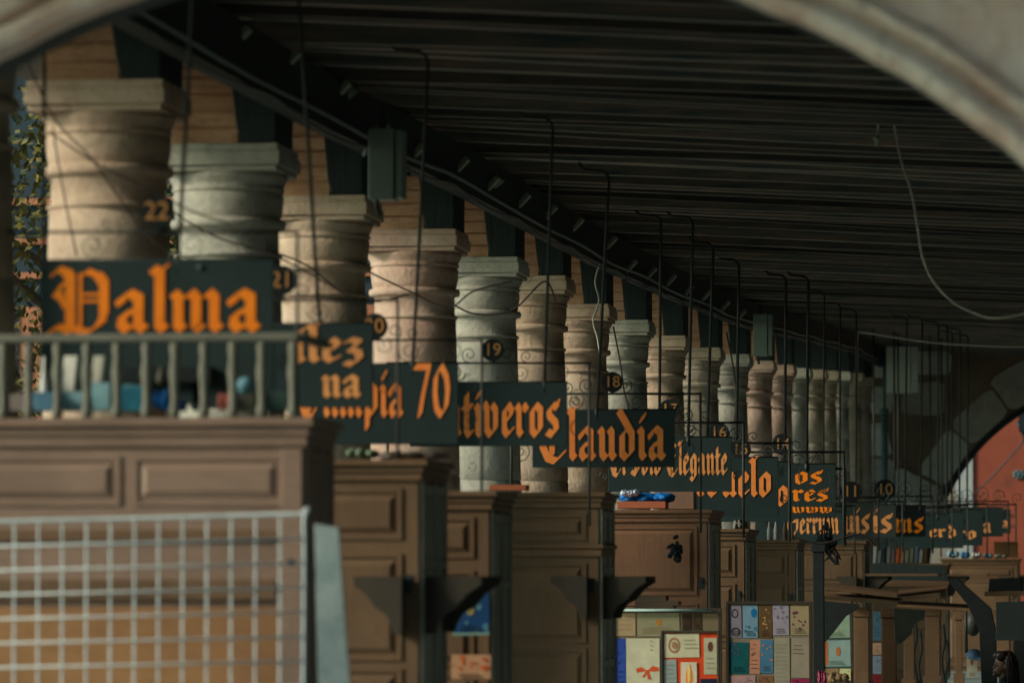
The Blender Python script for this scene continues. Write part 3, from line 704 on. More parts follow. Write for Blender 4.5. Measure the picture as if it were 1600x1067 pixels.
# ------------------------------------------------------------------ hanging shop signs
def spiral(c, r, turns, a0, sgn, n=18):
    out = []
    for k in range(n+1):
        u = k/n; rr = r*(1-.8*u); a = a0 + sgn*turns*2*PI*u
        out.append((c[0] + rr*math.cos(a), 0, c[1] + rr*math.sin(a)))
    return out
SIGNS = [
 dict(rect=(62,404,428,632), d=21.95, text=[('Palma',82,412,520,66)], num=('22',245,331), rods=[(68,90,68),(303,-60,277)], let=M_LET, lab='largest teal sign board lettered Palma in bright orange blackletter', frame=(-20,362,463)),
 dict(rect=(297,505,583,637), d=24.95, text=[('ílez',458,572,566,38),('na',503,567,621,35)], num=('21',440,438), rods=[(468,20,500)], let=M_LET3, lab='teal sign board in two lines behind the Palma sign, partly hidden', frame=(260,468,620)),
 dict(rect=(455,568,716,694), d=28.3, text=[('Olimpia 70',466,706,652,52)], num=('20',585,510), rods=[(676,-40,644)], let=M_LET2, lab='teal sign board ending in the number 70 in orange', frame=(420,531,752)),
 dict(rect=(640,597,886,697), d=33.2, text=[('Ontiveros',652,876,683,53)], num=('19',770,547), rods=[(866,122,850)], let=M_LET2, lab='teal sign board whose orange letters end in tiveros', frame=(605,567,920)),
 dict(rect=(832,640,1054,730), d=38.5, text=[('Claudía',842,1043,719,52)], num=('18',957,597), rods=[(955,214,932)], let=M_LET2, lab='teal sign board lettered Claudía in orange blackletter', frame=(798,615,1094)),
 dict(rect=(950,683,1143,768), d=44, text=[('El Solo Elegante',953,1137,742,33)], num=('17',1046,640), rods=[(1033,278,1030),(1083,325,1075)], let=M_LET3, lab='teal sign board lettered Elegante in pale orange narrow letters', frame=(920,660,1161)),
 dict(rect=(1030,715,1216,806), d=48.5, text=[('Abuelo',1066,1208,776,38)], num=('16',1123,676), rods=[(1116,345,1103)], let=M_LET2, lab='teal sign board whose orange letters end in elo', frame=(1000,692,1233)),
 dict(rect=(1080,722,1236,815), d=52, text=[('o',1212,1234,790,31)], num=('15',1157,702), rods=[(1155,390,1150)], let=M_LET2, lab='dark sign board showing one tall orange letter o at its end', frame=(1050,706,1318)),
 dict(rect=(1140,725,1305,806), d=55.5, text=[('os',1241,1287,756,19),('res',1238,1296,783,18),('www',1238,1302,801,9)], num=('14',1222,694), rods=[(1228,430,1226),(1263,445,1260)], let=M_LET, lab='dark sign board with three short lines of vivid orange letters', frame=(1110,732,1320)),
 dict(rect=(1180,800,1322,850), d=60, text=[('Gerrum',1230,1312,834,25)], num=('13',1262,770), rods=[(1288,470,1286)], let=M_LET3, lab='low dark sign board with pale orange letters beside the wire tangle', frame=(1160,790,1335)),
 dict(rect=(1260,785,1364,842), d=65, text=[('uís',1318,1360,833,28)], num=('11',1330,768), rods=[(1313,480,1312)], let=M_LET3, lab='grey green sign board numbered 11 with pale orange letters', frame=(1240,777,1372), board=M_BOARDG),
 dict(rect=(1300,789,1400,840), d=69, text=[('is',1363,1396,832,27)], num=None, rods=[(1338,515,1337)], let=M_LET3, lab='grey green sign board ending in the letters is', frame=(1285,783,1410), board=M_BOARDG),
 dict(rect=(1322,790,1446,838), d=73, text=[('ms',1398,1444,832,22)], num=('10',1383,765), rods=[(1416,590,1414),(1440,600,1438)], let=M_LET, lab='black sign board numbered 10 with crowded vivid orange letters', frame=(1310,775,1457), board=M_BOARDB),
 dict(rect=(1390,803,1482,846), d=77, text=[('er',1452,1478,839,13)], num=None, rods=[(1466,600,1465)], let=M_LET3, lab='small dark distant sign board with low pale letters er', frame=(1384,792,1488)),
 dict(rect=(1410,800,1505,856), d=80, text=[('d',1480,1496,840,13)], num=None, rods=[(1480,610,1479)], let=M_LET3, lab='small dark distant sign board showing one dim letter d', frame=(1400,790,1512)),
 dict(rect=(1425,797,1535,852), d=83, text=[('ro',1494,1528,842,13)], num=None, rods=[(1500,600,1499)], let=M_LET3, lab='small dark distant sign board ending in ro', frame=(1415,787,1542)),
 dict(rect=(1440,793,1567,838), d=86, text=[('sa',1524,1550,832,16)], num=None, rods=[(1488,590,1487)], let=M_LET3, lab='dark distant sign board against the orange wall with larger letters', frame=(1430,783,1575)),
 dict(rect=(1480,797,1579,833), d=89, text=[('sa',1554,1577,825,12)], num=None, rods=[(1512,600,1511)], let=M_LET3, lab='farthest small sign board at the right before the orange wall', frame=(1470,788,1587)),
]
def number_disc(root, num, c, r, lm):
    b = MB(); n = 24
    pts = [(c[0] + r*math.cos(2*PI*k/n), c[1], c[2] + r*math.sin(2*PI*k/n)) for k in range(n)]
    b.prism(pts, (0, .012, 0)); d = b.build('number_disc', M_BOARDB, root)
    f = bpy.data.curves.new('digits', 'FONT'); f.body = num; f.size = r*1.5; f.align_x = 'CENTER'; f.align_y = 'CENTER'; f.extrude = .002; f.offset = r*.012
    fo = bpy.data.objects.new('digits', f); COL.objects.link(fo); f.materials.append(lm)
    dg = bpy.context.evaluated_depsgraph_get(); dg.update()
    me = bpy.data.meshes.new_from_object(fo.evaluated_get(dg)); bpy.data.objects.remove(fo)
    fo = bpy.data.objects.new('digits', me); COL.objects.link(fo)
    fo.parent = d; fo.location = (c[0], c[1]-.004, c[2]); fo.rotation_euler = (PI/2, 0, 0)
for si, s in enumerate(SIGNS):
    d = s['d']; x0, y0, x1, y1 = s['rect']
    a = P(x0, y1, d); c = P(x1, y0, d); mid = P((x0+x1)/2, y1, d)
    O = Vector((mid.x, d, mid.z)); far_ = si >= 9
    t = empty('hanging_sign', O, s['lab'], 'sign', 'shop signs hung along the arcade')
    def Lp(px, py): return P(px, py, d) - O
    wl_, wr_ = a.x - O.x, c.x - O.x; hh = c.z - a.z
    b = MB(); b.box((wl_, 0, 0), (wr_, .022, hh)); b.build('board', s.get('board', M_BOARD), t, bevel=.003)
    for (tx, tx0, tx1, yb, xh) in s['text']:
        p0 = Lp(tx0, yb); p1 = Lp(tx1, yb); sz = xh*d/7500*1.0
        sx = (p1.x - p0.x)/text_width(tx)
        b = MB(); letter(b, tx, p0.x, p0.z, sx, sz, -.003, nib=.25 if si == 0 else .26); b.build('lettering', s['let'], t)
    k = d/7500
    # iron frame: posts, top bar, scrolls
    fl, ft, fr = s['frame']; r = max(.008, (1.3 if far_ else 2.1)*k)
    L0 = Lp(fl, ft); R0 = Lp(fr, ft); zb = -(O.z - 2.0) if O.z > 2.0 else -.25
    zb = min(zb, -.12)
    b = MB()
    b.tube([(L0.x, .03, zb), (L0.x, .03, L0.z)], r, 6); b.tube([(R0.x, .03, zb), (R0.x, .03, R0.z)], r, 6)
    b.tube([(L0.x-r, .03, L0.z), (R0.x+r, .03, R0.z)], r, 6)
    b.tube([(wl_, .035, hh+.004), (wr_, .035, hh+.004)], r*.8, 6)
    b.build('iron_frame', M_IRON, t)
    rs = (R0.x - wr_)*.42; gap = (L0.z - hh)
    ml = (L0.x+R0.x)/2; W = R0.x - L0.x
    def scr(c_, r_, tn, a0, sg):
        q = MB(); q.tube([Vector(p) + V(0, .032, 0) for p in spiral(c_, r_, tn, a0, sg)], r*.42, 5, cap=False); q.build('scroll', M_IRON, t)
    if gap > .03:
        for sg in (-1, 1):
            scr((ml + sg*(W*.16), hh + gap*.5), gap*.46, 1.6, PI if sg > 0 else 0, sg)
            scr((ml + sg*(W*.36), hh + gap*.5), gap*.46, 1.6, PI if sg > 0 else 0, -sg)
    if rs > .02:
        for kx, sg in ((wr_ + rs*1.2, 1), (wl_ - rs*1.2, -1)):
            scr((kx, hh*.75), rs, 1.5, PI/2, sg); scr((kx, hh*.3), rs, 1.5, -PI/2, -sg)
    rr_ = 16*k
    for sg in (-1, 1):
        scr((ml + sg*rr_*1.9, L0.z + rr_*.8), rr_*.8, 1.4, -PI/2, sg); scr((ml + sg*rr_*3.8, L0.z + rr_*.6), rr_*.6, 1.3, -PI/2, -sg)
    if s['num']:
        nx, nc, ny = s['num']; q = Lp(nc, ny)
        number_disc(t, nx, (q.x, .0, q.z), max(16.5*k, .08), M_DIG)
        b = MB(); b.tube([(q.x, .03, min(q.z, L0.z)), (q.x, .03, max(q.z, L0.z))], r, 6); b.build('disc_stem', M_IRON, t)
    for (tx, ty, bx) in s['rods']:
        bt = Lp(bx, y0 + 3); d_t = d
        zt = ceil_z(P(tx, ty, d).x, d) + .1
        # top of the rod at the ceiling; keep the lean seen in the photograph
        top = P(tx, ty, d); 
        lean = (top.x - (bt.x + O.x))/max(top.z - (bt.z + O.z), .2)
        zz = zt - O.z
        b = MB(); tx_ = bt.x + lean*(zz-.22 - bt.z)
        b.tube([(bt.x, .012, bt.z-.05), (tx_, .012, zz-.22), (tx_-.012, .012, zz-.17), (tx_-.05, .012, zz-.14), (tx_-.20, .012, zz-.125), (tx_-.24, .012, zz-.08), (tx_-.245, .012, zz)], max(.010, (1.5 if far_ else 2.4)*k), 6)
        b.tube([(bt.x, .012, bt.z-.06), (bt.x, .012, bt.z+.03)], max(.014, (2.2 if far_ else 3.4)*k), 8)
        b.build('hanging_rod', M_IRON, t)
    if si == 0:
        b = MB(); b.tube([Lp(311, 417) + V(0, -.012, 0), Lp(311, 417) + V(0, .0, 0)], .012, 10); b.build('bolt', M_PIPE, t)
# more bare rods seen against the end wall
for px, y0_, d in ((1366,560,88),(1398,620,90),(1404,560,92),(1454,620,94),(1472,640,95)):
    a = P(px, 805, d); zt = ceil_z(a.x, d) + .1
    b = MB(); b.tube([a, (a.x, d, zt)], .018, 6); tag(b.build('bare_rod', M_IRON), 'thin black rod hanging before the end wall', 'rod', 'black rods hanging before the end wall')

# ------------------------------------------------------------------ writers' stalls
def panel(bmk, x0, x1, z0, z1, y, fr=.035):
    """recess outline + raised field on a front face at y (looks to -y)"""
    b = bmk
    b.box((x0, y-.010, z0), (x1, y-.001, z0+fr*.6)); b.box((x0, y-.010, z1-fr*.6), (x1, y-.001, z1))
    b.box((x0, y-.0101, z0+fr*.6), (x0+fr*.6, y-.001, z1-fr*.6)); b.box((x1-fr*.6, y-.0101, z0+fr*.6), (x1, y-.001, z1-fr*.6))
    b.frustum(x0+fr, x1-fr, z0+fr, z1-fr, y-.0005, y-.016, min(.03, (x1-x0)*.15, (z1-z0)*.15))
def corbel(b, org, u, L, H, th, w):
    """curved bracket: top edge L along u, drop H, thickness th along w"""
    org = Vector(org); u = Vector(u); w = Vector(w)
    pts = [(0, 0), (L, 0), (L, -.045), (L*.86, -.07), (L*.74, -H*.32), (L*.55, -H*.55), (L*.34, -H*.66), (L*.22, -H*.85), (L*.18, -H), (0, -H)]
    b.prism([org + u*x + V(0, 0, z) - w*th/2 for x, z in pts], w*th)
def stall(pxr, ytop, d, w, dp, label, m=M_WOOD, side=M_WOODD, panels=1, crn=.11, low='doors', brk=True, flap=0, midc=0, rail=False, ylow=None):
    c = P(pxr, ytop, d); H = c.z
    t = empty('writing_stall', (c.x, d, 0), label, 'stall', 'wooden stalls lining the arcade')
    b = MB(); b.box((-w, 0, .08), (0, dp, H-crn)); b.box((-w+.03, .03, 0), (-.03, dp-.03, .08)); b.build('carcass', m, t, bevel=.005)
    b = MB(); o = .03
    b.box((-w-o*.6, -o*.6, H-crn), (o*.6, dp+.02, H-crn*.62)); b.box((-w-o, -o, H-crn*.62), (o, dp+.02, H-crn*.30)); b.box((-w-o*1.7, -o*1.7, H-crn*.30), (o*1.7, dp+.03, H))
    b.build('cornice', m, t, bevel=.006)
    zt = H - crn - .02; zf = zt - .30 if ylow is None else P(pxr, ylow, d).z
    pw = (w - .06*(panels+1) - .06)/panels
    for k in range(panels):
        x1 = -.09 - k*(pw + .06); b = MB(); panel(b, x1-pw, x1, zf+.03, zt-.02, 0); b.build('frieze_panel', m, t)
    if midc:
        b = MB(); zc = zf - .0; b.box((-w-.02, -.022, zc-.085), (.022, dp, zc-.03)); b.box((-w-.035, -.038, zc-.03), (.036, dp, zc)); b.build('mid_cornice', m, t, bevel=.006); zf -= .09
    if low == 'doors':
        zs = [zf-.02, zf-.62, .16]
        for a_, b_ in zip(zs, zs[1:]):
            for k in range(panels):
                x1 = -.09 - k*(pw + .06); b = MB(); panel(b, x1-pw, x1, b_+.02, a_-.02, 0); b.build('door_panel', m, t)
    b = MB(); xk = -.055; zk = max(H - crn - .52, .9)
    b.tube([(xk, -.004, zk), (xk, -.030, zk)], [.010, .016], 10); b.box((xk-.02, -.006, zk-.07), (xk+.02, -.0005, zk+.03)); b.build('door_handle', M_BOXD, t)
    # side face towards the aisle: posts, rails and louvres
    b = MB()
    for y_ in (.012, dp*.5, dp-.07): b.box((.002, y_, .1), (.020, y_+.055, H-crn-.003))
    for z_ in (.12, H*.45, H-crn-.46, H-crn-.07): b.box((.002, .068, z_), (.016, dp-.071, z_+.05))
    b.build('side_frame', side, t)
    b = MB()
    for z0_, z1_ in ((.18, H*.45-.006), (H*.45+.056, H-crn-.466), (H-crn-.404, H-crn-.076)):
        for ya_, yb_ in ((.075, dp*.5-.008), (dp*.5+.063, dp-.078)):
            for q_ in range(3):
                w_ = (yb_-ya_)/3; b.box((.001, ya_+w_*q_+.006, z0_), (.010, ya_+w_*(q_+1)-.006, z1_))
    b.build('slatted_panel', side, t)
    if brk:
        zb = P(pxr, 900, d).z
        for y_ in (.1, dp-.12):
            b = MB(); corbel(b, (.021, y_, zb), (1, 0, 0), .30, .30, .06, (0, 1, 0)); b.build('bracket', M_BRKT, t, bevel=.004)
        b = MB(); corbel(b, (-.075, -.060, zb), (-1, 0, 0), .26, .30, .08, (0, 1, 0)); b.build('bracket', M_BRKT, t, bevel=.004)
    if flap:
        zb = P(pxr, 900, d).z
        b = MB(); b.box((.022, .02, zb+.002), (.022+flap, dp-.02, zb+.035)); b.build('folding_shelf', m, t, bevel=.004)
    return t, c, H
# nearest stall with a balustrade and goods on top
t1, c1, H1 = stall(475, 652, 21.3, 1.62, .75, 'nearest brown stall with a balustrade on top, behind the wire grid', m=M_WOODL, side=M_WOODL, panels=2, crn=.13, low=None, brk=False, ylow=800)
def L1(px, py, dy=0): return P(px, py, 21.3+dy) - Vector((c1.x, 21.3, 0))
b = MB(); z0 = L1(0, 845).z; z1 = L1(0, 905).z; b.box((-1.5, -.03, z1-.09), (-.12, -.002, z1)); b.box((-1.55, -.02, z0), (-.07, -.0015, z0+.05)); b.build('shelf_strip', M_WOOD, t1, bevel=.004)
b = MB(); z2 = L1(0, 948).z; b.box((-1.52, -.018, .2), (-.10, -.0012, z2)); b.build('plywood_panel', M_PLY, t1)
b = MB(); b.box((-.098, -.026, .1), (-.004, -.0011, H1-.14)); b.build('corner_stile', M_WOODL, t1, bevel=.004)
ra = MB(); zr = L1(0, 531).z; xe = L1(468, 531).x
ra.box((-1.66, -.03, zr-.014), (xe, .03, zr+.024)); ra.build('rail', M_RAIL, t1, bevel=.01)
for px in (5, 45, 90, 136, 183, 229, 273, 319, 364, 409, 458, -40, -85):
    x = L1(px, 600).x; b = MB(); hz = zr-.012-H1
    b.lathe([(.024, H1), (.026, H1+hz*.1), (.017, H1+hz*.2), (.021, H1+hz*.45), (.027, H1+hz*.6), (.018, H1+hz*.78), (.024, H1+hz*.9), (.022, H1+hz)], (x, 0, 0), 10)
    b.build('baluster', M_RAIL, t1)
ra = MB(); ra.box((xe-.03, .03, zr-.014), (xe+.02, .74, zr+.024)); ra.build('side_rail', M_RAIL, t1, bevel=.008)
SPECS = [
 (655, 718, 24.9, 1.30, .95, 'brown stall with one framed panel, just behind the nearest stall', dict(ylow=852)),
 (765, 767, 27.7, 1.20, .90, 'narrow visible brown stall between the second and the wide panelled one', dict(brk=False, ylow=880)),
 (936, 769, 33.5, 1.25, .90, 'brown stall with a mid cornice and curved brackets below the Claudía sign', dict(midc=1, ylow=850)),
 (1105, 796, 42.5, 1.35, 1.25, 'brown stall with a blue bag on top, left of the paper displays', dict(m=M_WOODR, ylow=935, brk=False)),
 (1163, 826, 46.7, 1.20, 1.3, 'small brown stall end left of the wire tangle', dict(ylow=905, brk=False)),
 (1243, 843, 53.5, 1.25, 1.2, 'small brown stall with a square panel beside the wire tangle', dict(ylow=905, brk=False)),
 (1348, 845, 62.0, 1.30, 1.2, 'brown stall with fold out shelves, right of the wire tangle', dict(ylow=915, flap=.95)),
 (1478, 880, 73.0, 1.25, 1.2, 'distant brown stall carrying a row of papers on its top', dict(ylow=925, flap=.6)),
 (1590, 872, 84.0, 1.30, 1.2, 'farthest brown stall under the orange wall with pale bundles on top', dict(ylow=905, flap=.5)),
]
ST = [(t1, c1, H1, 21.3)]
for (pxr, yt, d, w, dp, lab, kw) in SPECS:
    t, c, H = stall(pxr, yt, d, w, dp, lab, **kw); ST.append((t, c, H, d))

# wire grid leaning on the nearest stall
D = 20.6; o = P(475, 803, D)
gt = empty('wire_grid', (o.x, D, 0), 'pale blue wire grid panel standing before the nearest stall', 'wire grid')
b = MB(); sl = (P(0, 815, D).z - o.z)/(P(0, 815, D).x - o.x)
xl = -1.62; zt = o.z
def gz(x, z): return z + sl*x
b.tube(smooth([(xl, 0, .12), (xl, 0, 1.2), (xl, 0, gz(xl, zt)-.03), (xl+.03, 0, gz(xl+.03, zt)), (-.6, 0, gz(-.6, zt)), (-.03, 0, gz(-.03, zt)), (0, 0, zt-.03), (0, 0, 1.2), (0, 0, .12), (-.03, 0, .09), (xl+.03, 0, .09), (xl, 0, .12)], 4), .0085, 8)
b.build('rim', M_GRID, gt)
b = MB(); sp = 39.0*D/7500*1.0
for k in range(1, 15): b.tube([(-sp*k, .004, .09), (-sp*k, .004, gz(-sp*k, zt))], (.0050), 6)
b.build('upright_wires', M_GRID, gt)
b = MB()
for k in range(1, 16):
    z = zt - .106*k
    b.tube([(xl, -.007, gz(xl, z)), (0, -.007, z)], (.0050), 6)
b.build('cross_wires', M_GRID, gt)
# pale sheet on edge beside it
b = MB(); a = [P(491, 818, 21.0), P(528, 824, 21.0), P(546, 1075, 21.0), P(497, 1075, 21.0)]
dz = (a[2]-a[1])*2.0
b.prism([a[0], a[1], a[1] + dz, a[0] + (a[3]-a[0])*2.0], (0, .03, 0))
tag(b.build('plastic_sheet', M_PANEL), 'pale blue plastic sheet hung at the corner of the nearest stall', 'sheet')

# ------------------------------------------------------------------ goods on top of the nearest stall
def onstall(px0, px1, py0, py1, d, dep, name, m, label, cat, shape='box', group=None):
    a = P(px0, py1, d); c = P(px1, py0, d); w_ = c.x-a.x; h_ = max(c.z-a.z, .01); b = MB()
    if shape == 'box': b.box((0, 0, 0), (w_, dep, h_))
    elif shape == 'lean': b.prism([(0, 0, 0), (w_*.75, 0, 0), (w_, 0, h_), (w_*.2, 0, h_)], (0, dep, 0))
    elif shape == 'bottle': b.lathe([(w_*.42, 0), (w_*.5, .01), (w_*.48, h_*.5), (w_*.3, h_*.68), (w_*.2, h_*.8), (w_*.2, h_)], (w_/2, dep/2, 0), 14)
    elif shape == 'ball': b.ellipsoid((w_/2, dep/2, h_/2), (w_/2, w_/2, h_/2), nu=16, nv=10)
    elif shape == 'bag':
        rq = random.Random(int(px0*3 + py0))
        for q in range(3):
            dirs = [(Vector((rq.uniform(-1, 1), rq.uniform(-1, 1), rq.uniform(-1, 1))).normalized(), rq.uniform(2.5, 7), rq.uniform(0, 6), rq.uniform(.06, .16)) for _ in range(9)]
            c_ = Vector((w_*(.25+.25*q), dep*.5, h_*rq.uniform(.34, .44))); ax = Vector((w_*.26, dep*.5, h_*rq.uniform(.42, .56)))
            nu, nv_ = 36, 18; gr = []
            for jj in range(nv_+1):
                a_ = PI*jj/nv_; row = []
                for ii in range(nu):
                    e_ = 2*PI*ii/nu; dv_ = Vector((math.sin(a_)*math.cos(e_), math.sin(a_)*math.sin(e_), math.cos(a_)))
                    f_ = 1.12 - sum(am*abs(math.sin(fr*dv_.dot(dd) + ph)) for dd, fr, ph, am in dirs)*.62
                    p_ = c_ + Vector((dv_.x*ax.x, dv_.y*ax.y, dv_.z*ax.z))*f_
                    p_.z = max(p_.z, .002); row.append(b.bm.verts.new(p_))
                gr.append(row)
            for jj in range(nv_):
                for ii in range(nu): b.bm.faces.new((gr[jj][ii], gr[jj][(ii+1) % nu], gr[jj+1][(ii+1) % nu], gr[jj+1][ii])).smooth = True
    elif shape == 'stack':
        n = max(2, int(h_/.018)); z = 0; rr = random.Random(int(px0))
        for q in range(n):
            j = rr.uniform(-.02, .02); b.box((j, j+.01, z), (w_+j, dep+j, z + h_/n - .003)); z += h_/n
    o = b.build(name, m, loc=(a.x, d, a.z), bevel=.004 if shape in ('box', 'lean', 'stack') else 0)
    return tag(o, label, cat, group)
GG = 'goods on the nearest stall behind the balustrade'
ztop1 = 642
onstall(61, 73, 557, ztop1, 21.55, .03, 'white_candle', flat(250,250,242,'white_wax'), 'thin white upright bottle at the left behind the balustrade', 'bottle', 'bottle', GG)
onstall(95, 121, 556, 612, 21.6, .03, 'white_card', flat(245,243,228,'white_card'), 'leaning white card standing second from the left behind the balustrade', 'card', 'lean', GG)
onstall(93, 130, 612, ztop1, 21.6, .08, 'pale_box', flat(150,195,205,'pale_blue_card'), 'small pale blue box under the leaning white card', 'box', 'box', GG)
onstall(142, 163, 556, 598, 21.62, .03, 'grey_card', flat(205,203,185,'greyish_card'), 'greyish card standing beside the leaning white card', 'card', 'lean', GG)
onstall(140, 172, 598, ztop1, 21.62, .1, 'pale_box', flat(140,185,190,'grey_blue_card'), 'grey blue box under the greyish card', 'box', 'box', GG)
onstall(50, 84, 612, ztop1, 21.5, .1, 'small_carton', flat(110,160,190,'dusty_blue_card'), 'dusty blue carton in front of the thin white bottle', 'carton', 'box', GG)
onstall(16, 42, 616, ztop1, 21.5, .1, 'small_carton', flat(135,125,120,'mauve_card'), 'mauve grey carton at the far left behind the balustrade', 'carton', 'box', GG)
onstall(186, 223, 602, ztop1, 21.5, .1, 'blue_packet', flat(70,165,195,'bright_teal_film'), 'teal packet with pale top in the middle behind the balustrade', 'packet', 'box', GG)
onstall(187, 222, 598, 608, 21.49, .08, 'folded_paper', flat(175,225,230,'pale_teal_paper'), 'pale paper lying on the teal packet', 'paper', 'bag', GG)
onstall(233, 264, 598, ztop1, 21.5, .1, 'blue_bag', flat(25,125,205,'blue_film'), 'bright blue plastic bag behind the balustrade', 'bag', 'bag', GG)
onstall(215, 232, 585, ztop1, 21.6, .05, 'dull_bottle', flat(90,90,75,'dull_plastic'), 'dull olive bottle between the teal packet and the blue bag', 'bottle', 'bottle', GG)
onstall(243, 256, 572, 600, 21.75, .05, 'dull_jar', flat(80,78,62,'dull_glass'), 'dark jar just above the blue bag', 'jar', 'bottle', GG)
onstall(277, 290, 626, ztop1, 21.5, .05, 'tiny_box', flat(20,50,110,'navy_card'), 'tiny navy box right of the blue bag', 'box', 'box', GG)
onstall(336, 362, 606, ztop1, 21.5, .08, 'pink_bundle', flat(240,140,125,'pink_paper'), 'pink paper bundle at the right behind the balustrade', 'bundle', 'bag', GG)
onstall(367, 395, 588, 616, 21.55, .08, 'glass_globe', flat(110,165,180,'blue_grey_glass'), 'blue grey globe at the right behind the balustrade', 'globe', 'ball', GG)
onstall(366, 398, 616, ztop1, 21.55, .08, 'globe_stand', flat(110,110,95,'stand_grey'), 'pale stand under the blue grey globe', 'stand', 'box', GG)
onstall(415, 455, 612, ztop1, 21.6, .12, 'teal_case', flat(60,85,82,'dull_teal_case'), 'dull teal case at the right end of the balustrade', 'case', 'box', GG)
onstall(175, 330, 572, 598, 21.9, .05, 'dark_roll', flat(20,30,32,'dark_roll'), 'long dark roll lying behind the goods under the Palma sign', 'roll', 'box', GG)
b = None
for (px0, px1, dd) in ((190, 200, 21.95), (300, 312, 21.95)):
    onstall(px0, px1, 598, ztop1, dd, .02, 'roll_support', flat(30,38,38,'dark_support'), 'dark prop holding up the long roll behind the goods', 'prop', 'box', 'dark props under the long roll')
# goods on other stall tops
onstall(578, 700, 699, 718, 25.2, .4, 'folded_cloth', flat(150,125,115,'dusty_pink_cloth'), 'dusty pink cloth bundle on the second stall', 'cloth', 'bag')
onstall(530, 590, 694, 716, 25.5, .3, 'pale_bundle', flat(120,140,115,'pale_green_bundle'), 'pale green bundle on the left of the second stall', 'bundle', 'bag')
onstall(764, 822, 757, 766, 34.6, .2, 'orange_plank', flat(160,92,62,'orange_wood'), 'thin orange board lying on the wide panelled stall', 'board', 'box')
onstall(964, 1040, 783, 794, 42.7, .3, 'orange_tray', flat(180,105,75,'orange_tray'), 'flat orange tray under the blue bag', 'tray', 'box')
onstall(958, 1058, 764, 786, 42.75, .35, 'blue_plastic_bag', flat(10,110,190,'blue_plastic'), 'crumpled blue plastic bag on the orange tray', 'bag', 'bag')
onstall(966, 1000, 761, 776, 42.7, .2, 'white_plastic_bag', flat(200,215,235,'white_plastic'), 'small white plastic bag on top of the blue bag', 'bag', 'bag')
onstall(1022, 1084, 768, 795, 43.3, .3, 'cardboard_box', flat(135,105,88,'brown_cardboard'), 'plain cardboard box behind the blue plastic bag', 'box', 'box')
onstall(1142, 1168, 808, 828, 47.2, .3, 'grey_bundle', flat(110,112,98,'grey_bundle'), 'grey bundle on the small stall under the elo sign', 'bundle', 'bag')
for k, (px, cn_) in enumerate(((1198, 'grey'), (1208, 'white'), (1222, 'brown'), (1232, 'cream'))):
    onstall(px, px+8, 812, 844, 53.8, .08, 'paper_roll', flat(*[(150,150,145),(205,200,200),(120,90,75),(170,150,125)][k], cn_+'_paper_roll'), '%s upright paper roll on the stall beside the wire tangle' % cn_, 'paper roll', 'bottle', 'paper rolls on a stall top')
BK = [('white',(190,190,180)),('grey',(120,130,130)),('dark',(40,50,50)),('pale grey',(150,150,140)),('mauve',(140,110,110)),('vivid orange',(235,105,40)),('salmon',(190,130,100)),('pale green',(140,150,130)),('beige',(160,150,125)),('blue grey',(110,125,140)),('off white',(185,180,170)),('brown',(105,75,50))]
for k, (nm, c_) in enumerate(BK):
    px = 1364 + 7.2*k
    onstall(px, px+6.2, 853 + 3*((k*5) % 3), 879, 73.2, .22, 'upright_book', flat(*c_, nm.replace(' ', '_')+'_book_cover'), '%s booklet in the row on the distant stall top' % nm, 'booklet', 'lean', 'booklets on the distant stall top')
for k, (nm, c_, x0, x1, yt) in enumerate([('pale blue',(110,150,165),1478,1500,856),('bright blue',(40,100,150),1500,1516,858),('white',(180,185,180),1516,1534,860),('teal',(70,110,120),1534,1552,862),('grey',(120,120,110),1552,1574,864)]):
    onstall(x0, x1, yt, 872, 84.2, .35, 'paper_bundle', flat(*c_, nm.replace(' ', '_')+'_bundle'), '%s paper bundle on the farthest stall top' % nm, 'bundle', 'bag', 'bundles on the farthest stall')
onstall(1553, 1590, 846, 871, 86.5, .3, 'small_carton', flat(150,105,70,'carton_orange'), 'small brown carton at the right of the farthest stall top', 'carton', 'box')

# ------------------------------------------------------------------ paper displays
DISP = {}
def display(name, px0, py0, px1, d, label, m, fr=.03):
    a = P(px0, py0, d); c = P(px1, py0, d); w_ = c.x-a.x; z1 = a.z
    t = empty(name, (a.x, d, 0), label, 'display board')
    b = MB(); b.box((0, 0, .5), (w_, .03, z1)); b.build('back_panel', m, t)
    b = MB(); b.box((-fr, -.02, .47), (0, .034, z1+fr)); b.box((w_, -.02, .47), (w_+fr, .034, z1+fr)); b.box((-.0, -.0201, z1), (w_, .034, z1+fr)); b.build('frame', M_BRKT, t, bevel=.003)
    b = MB(); b.box((.02, .032, 0), (.07, .07, .5)); b.box((w_-.07, .032, 0), (w_-.02, .07, .5)); b.build('legs', M_BRKT, t)
display('card_display', 961, 955, 1122, 41.2, 'left display case of invitation cards with a bright glass edge', flat(120,105,80,'display_tan'))
b = MB(); a = P(958, 953, 41.15); c = P(1112, 953, 41.15); b.tube([a, c], .012, 8); tag(b.build('glass_edge', flat(170,195,190,'glass_edge')), 'pale shining glass edge along the top of the left card display', 'glass edge')
display('card_display', 1036, 988, 1121, 40.6, 'small framed board with red orange backing before the left display', flat(215,70,25,'red_orange_card'), .018)
display('card_display', 1139, 944, 1264, 45.3, 'middle display board crowded with coloured invitation cards', flat(140,130,115,'display_grey'))
display('card_display', 1287, 957, 1329, 60.0, 'narrow right display of pale green certificates', flat(60,80,75,'display_dark'))
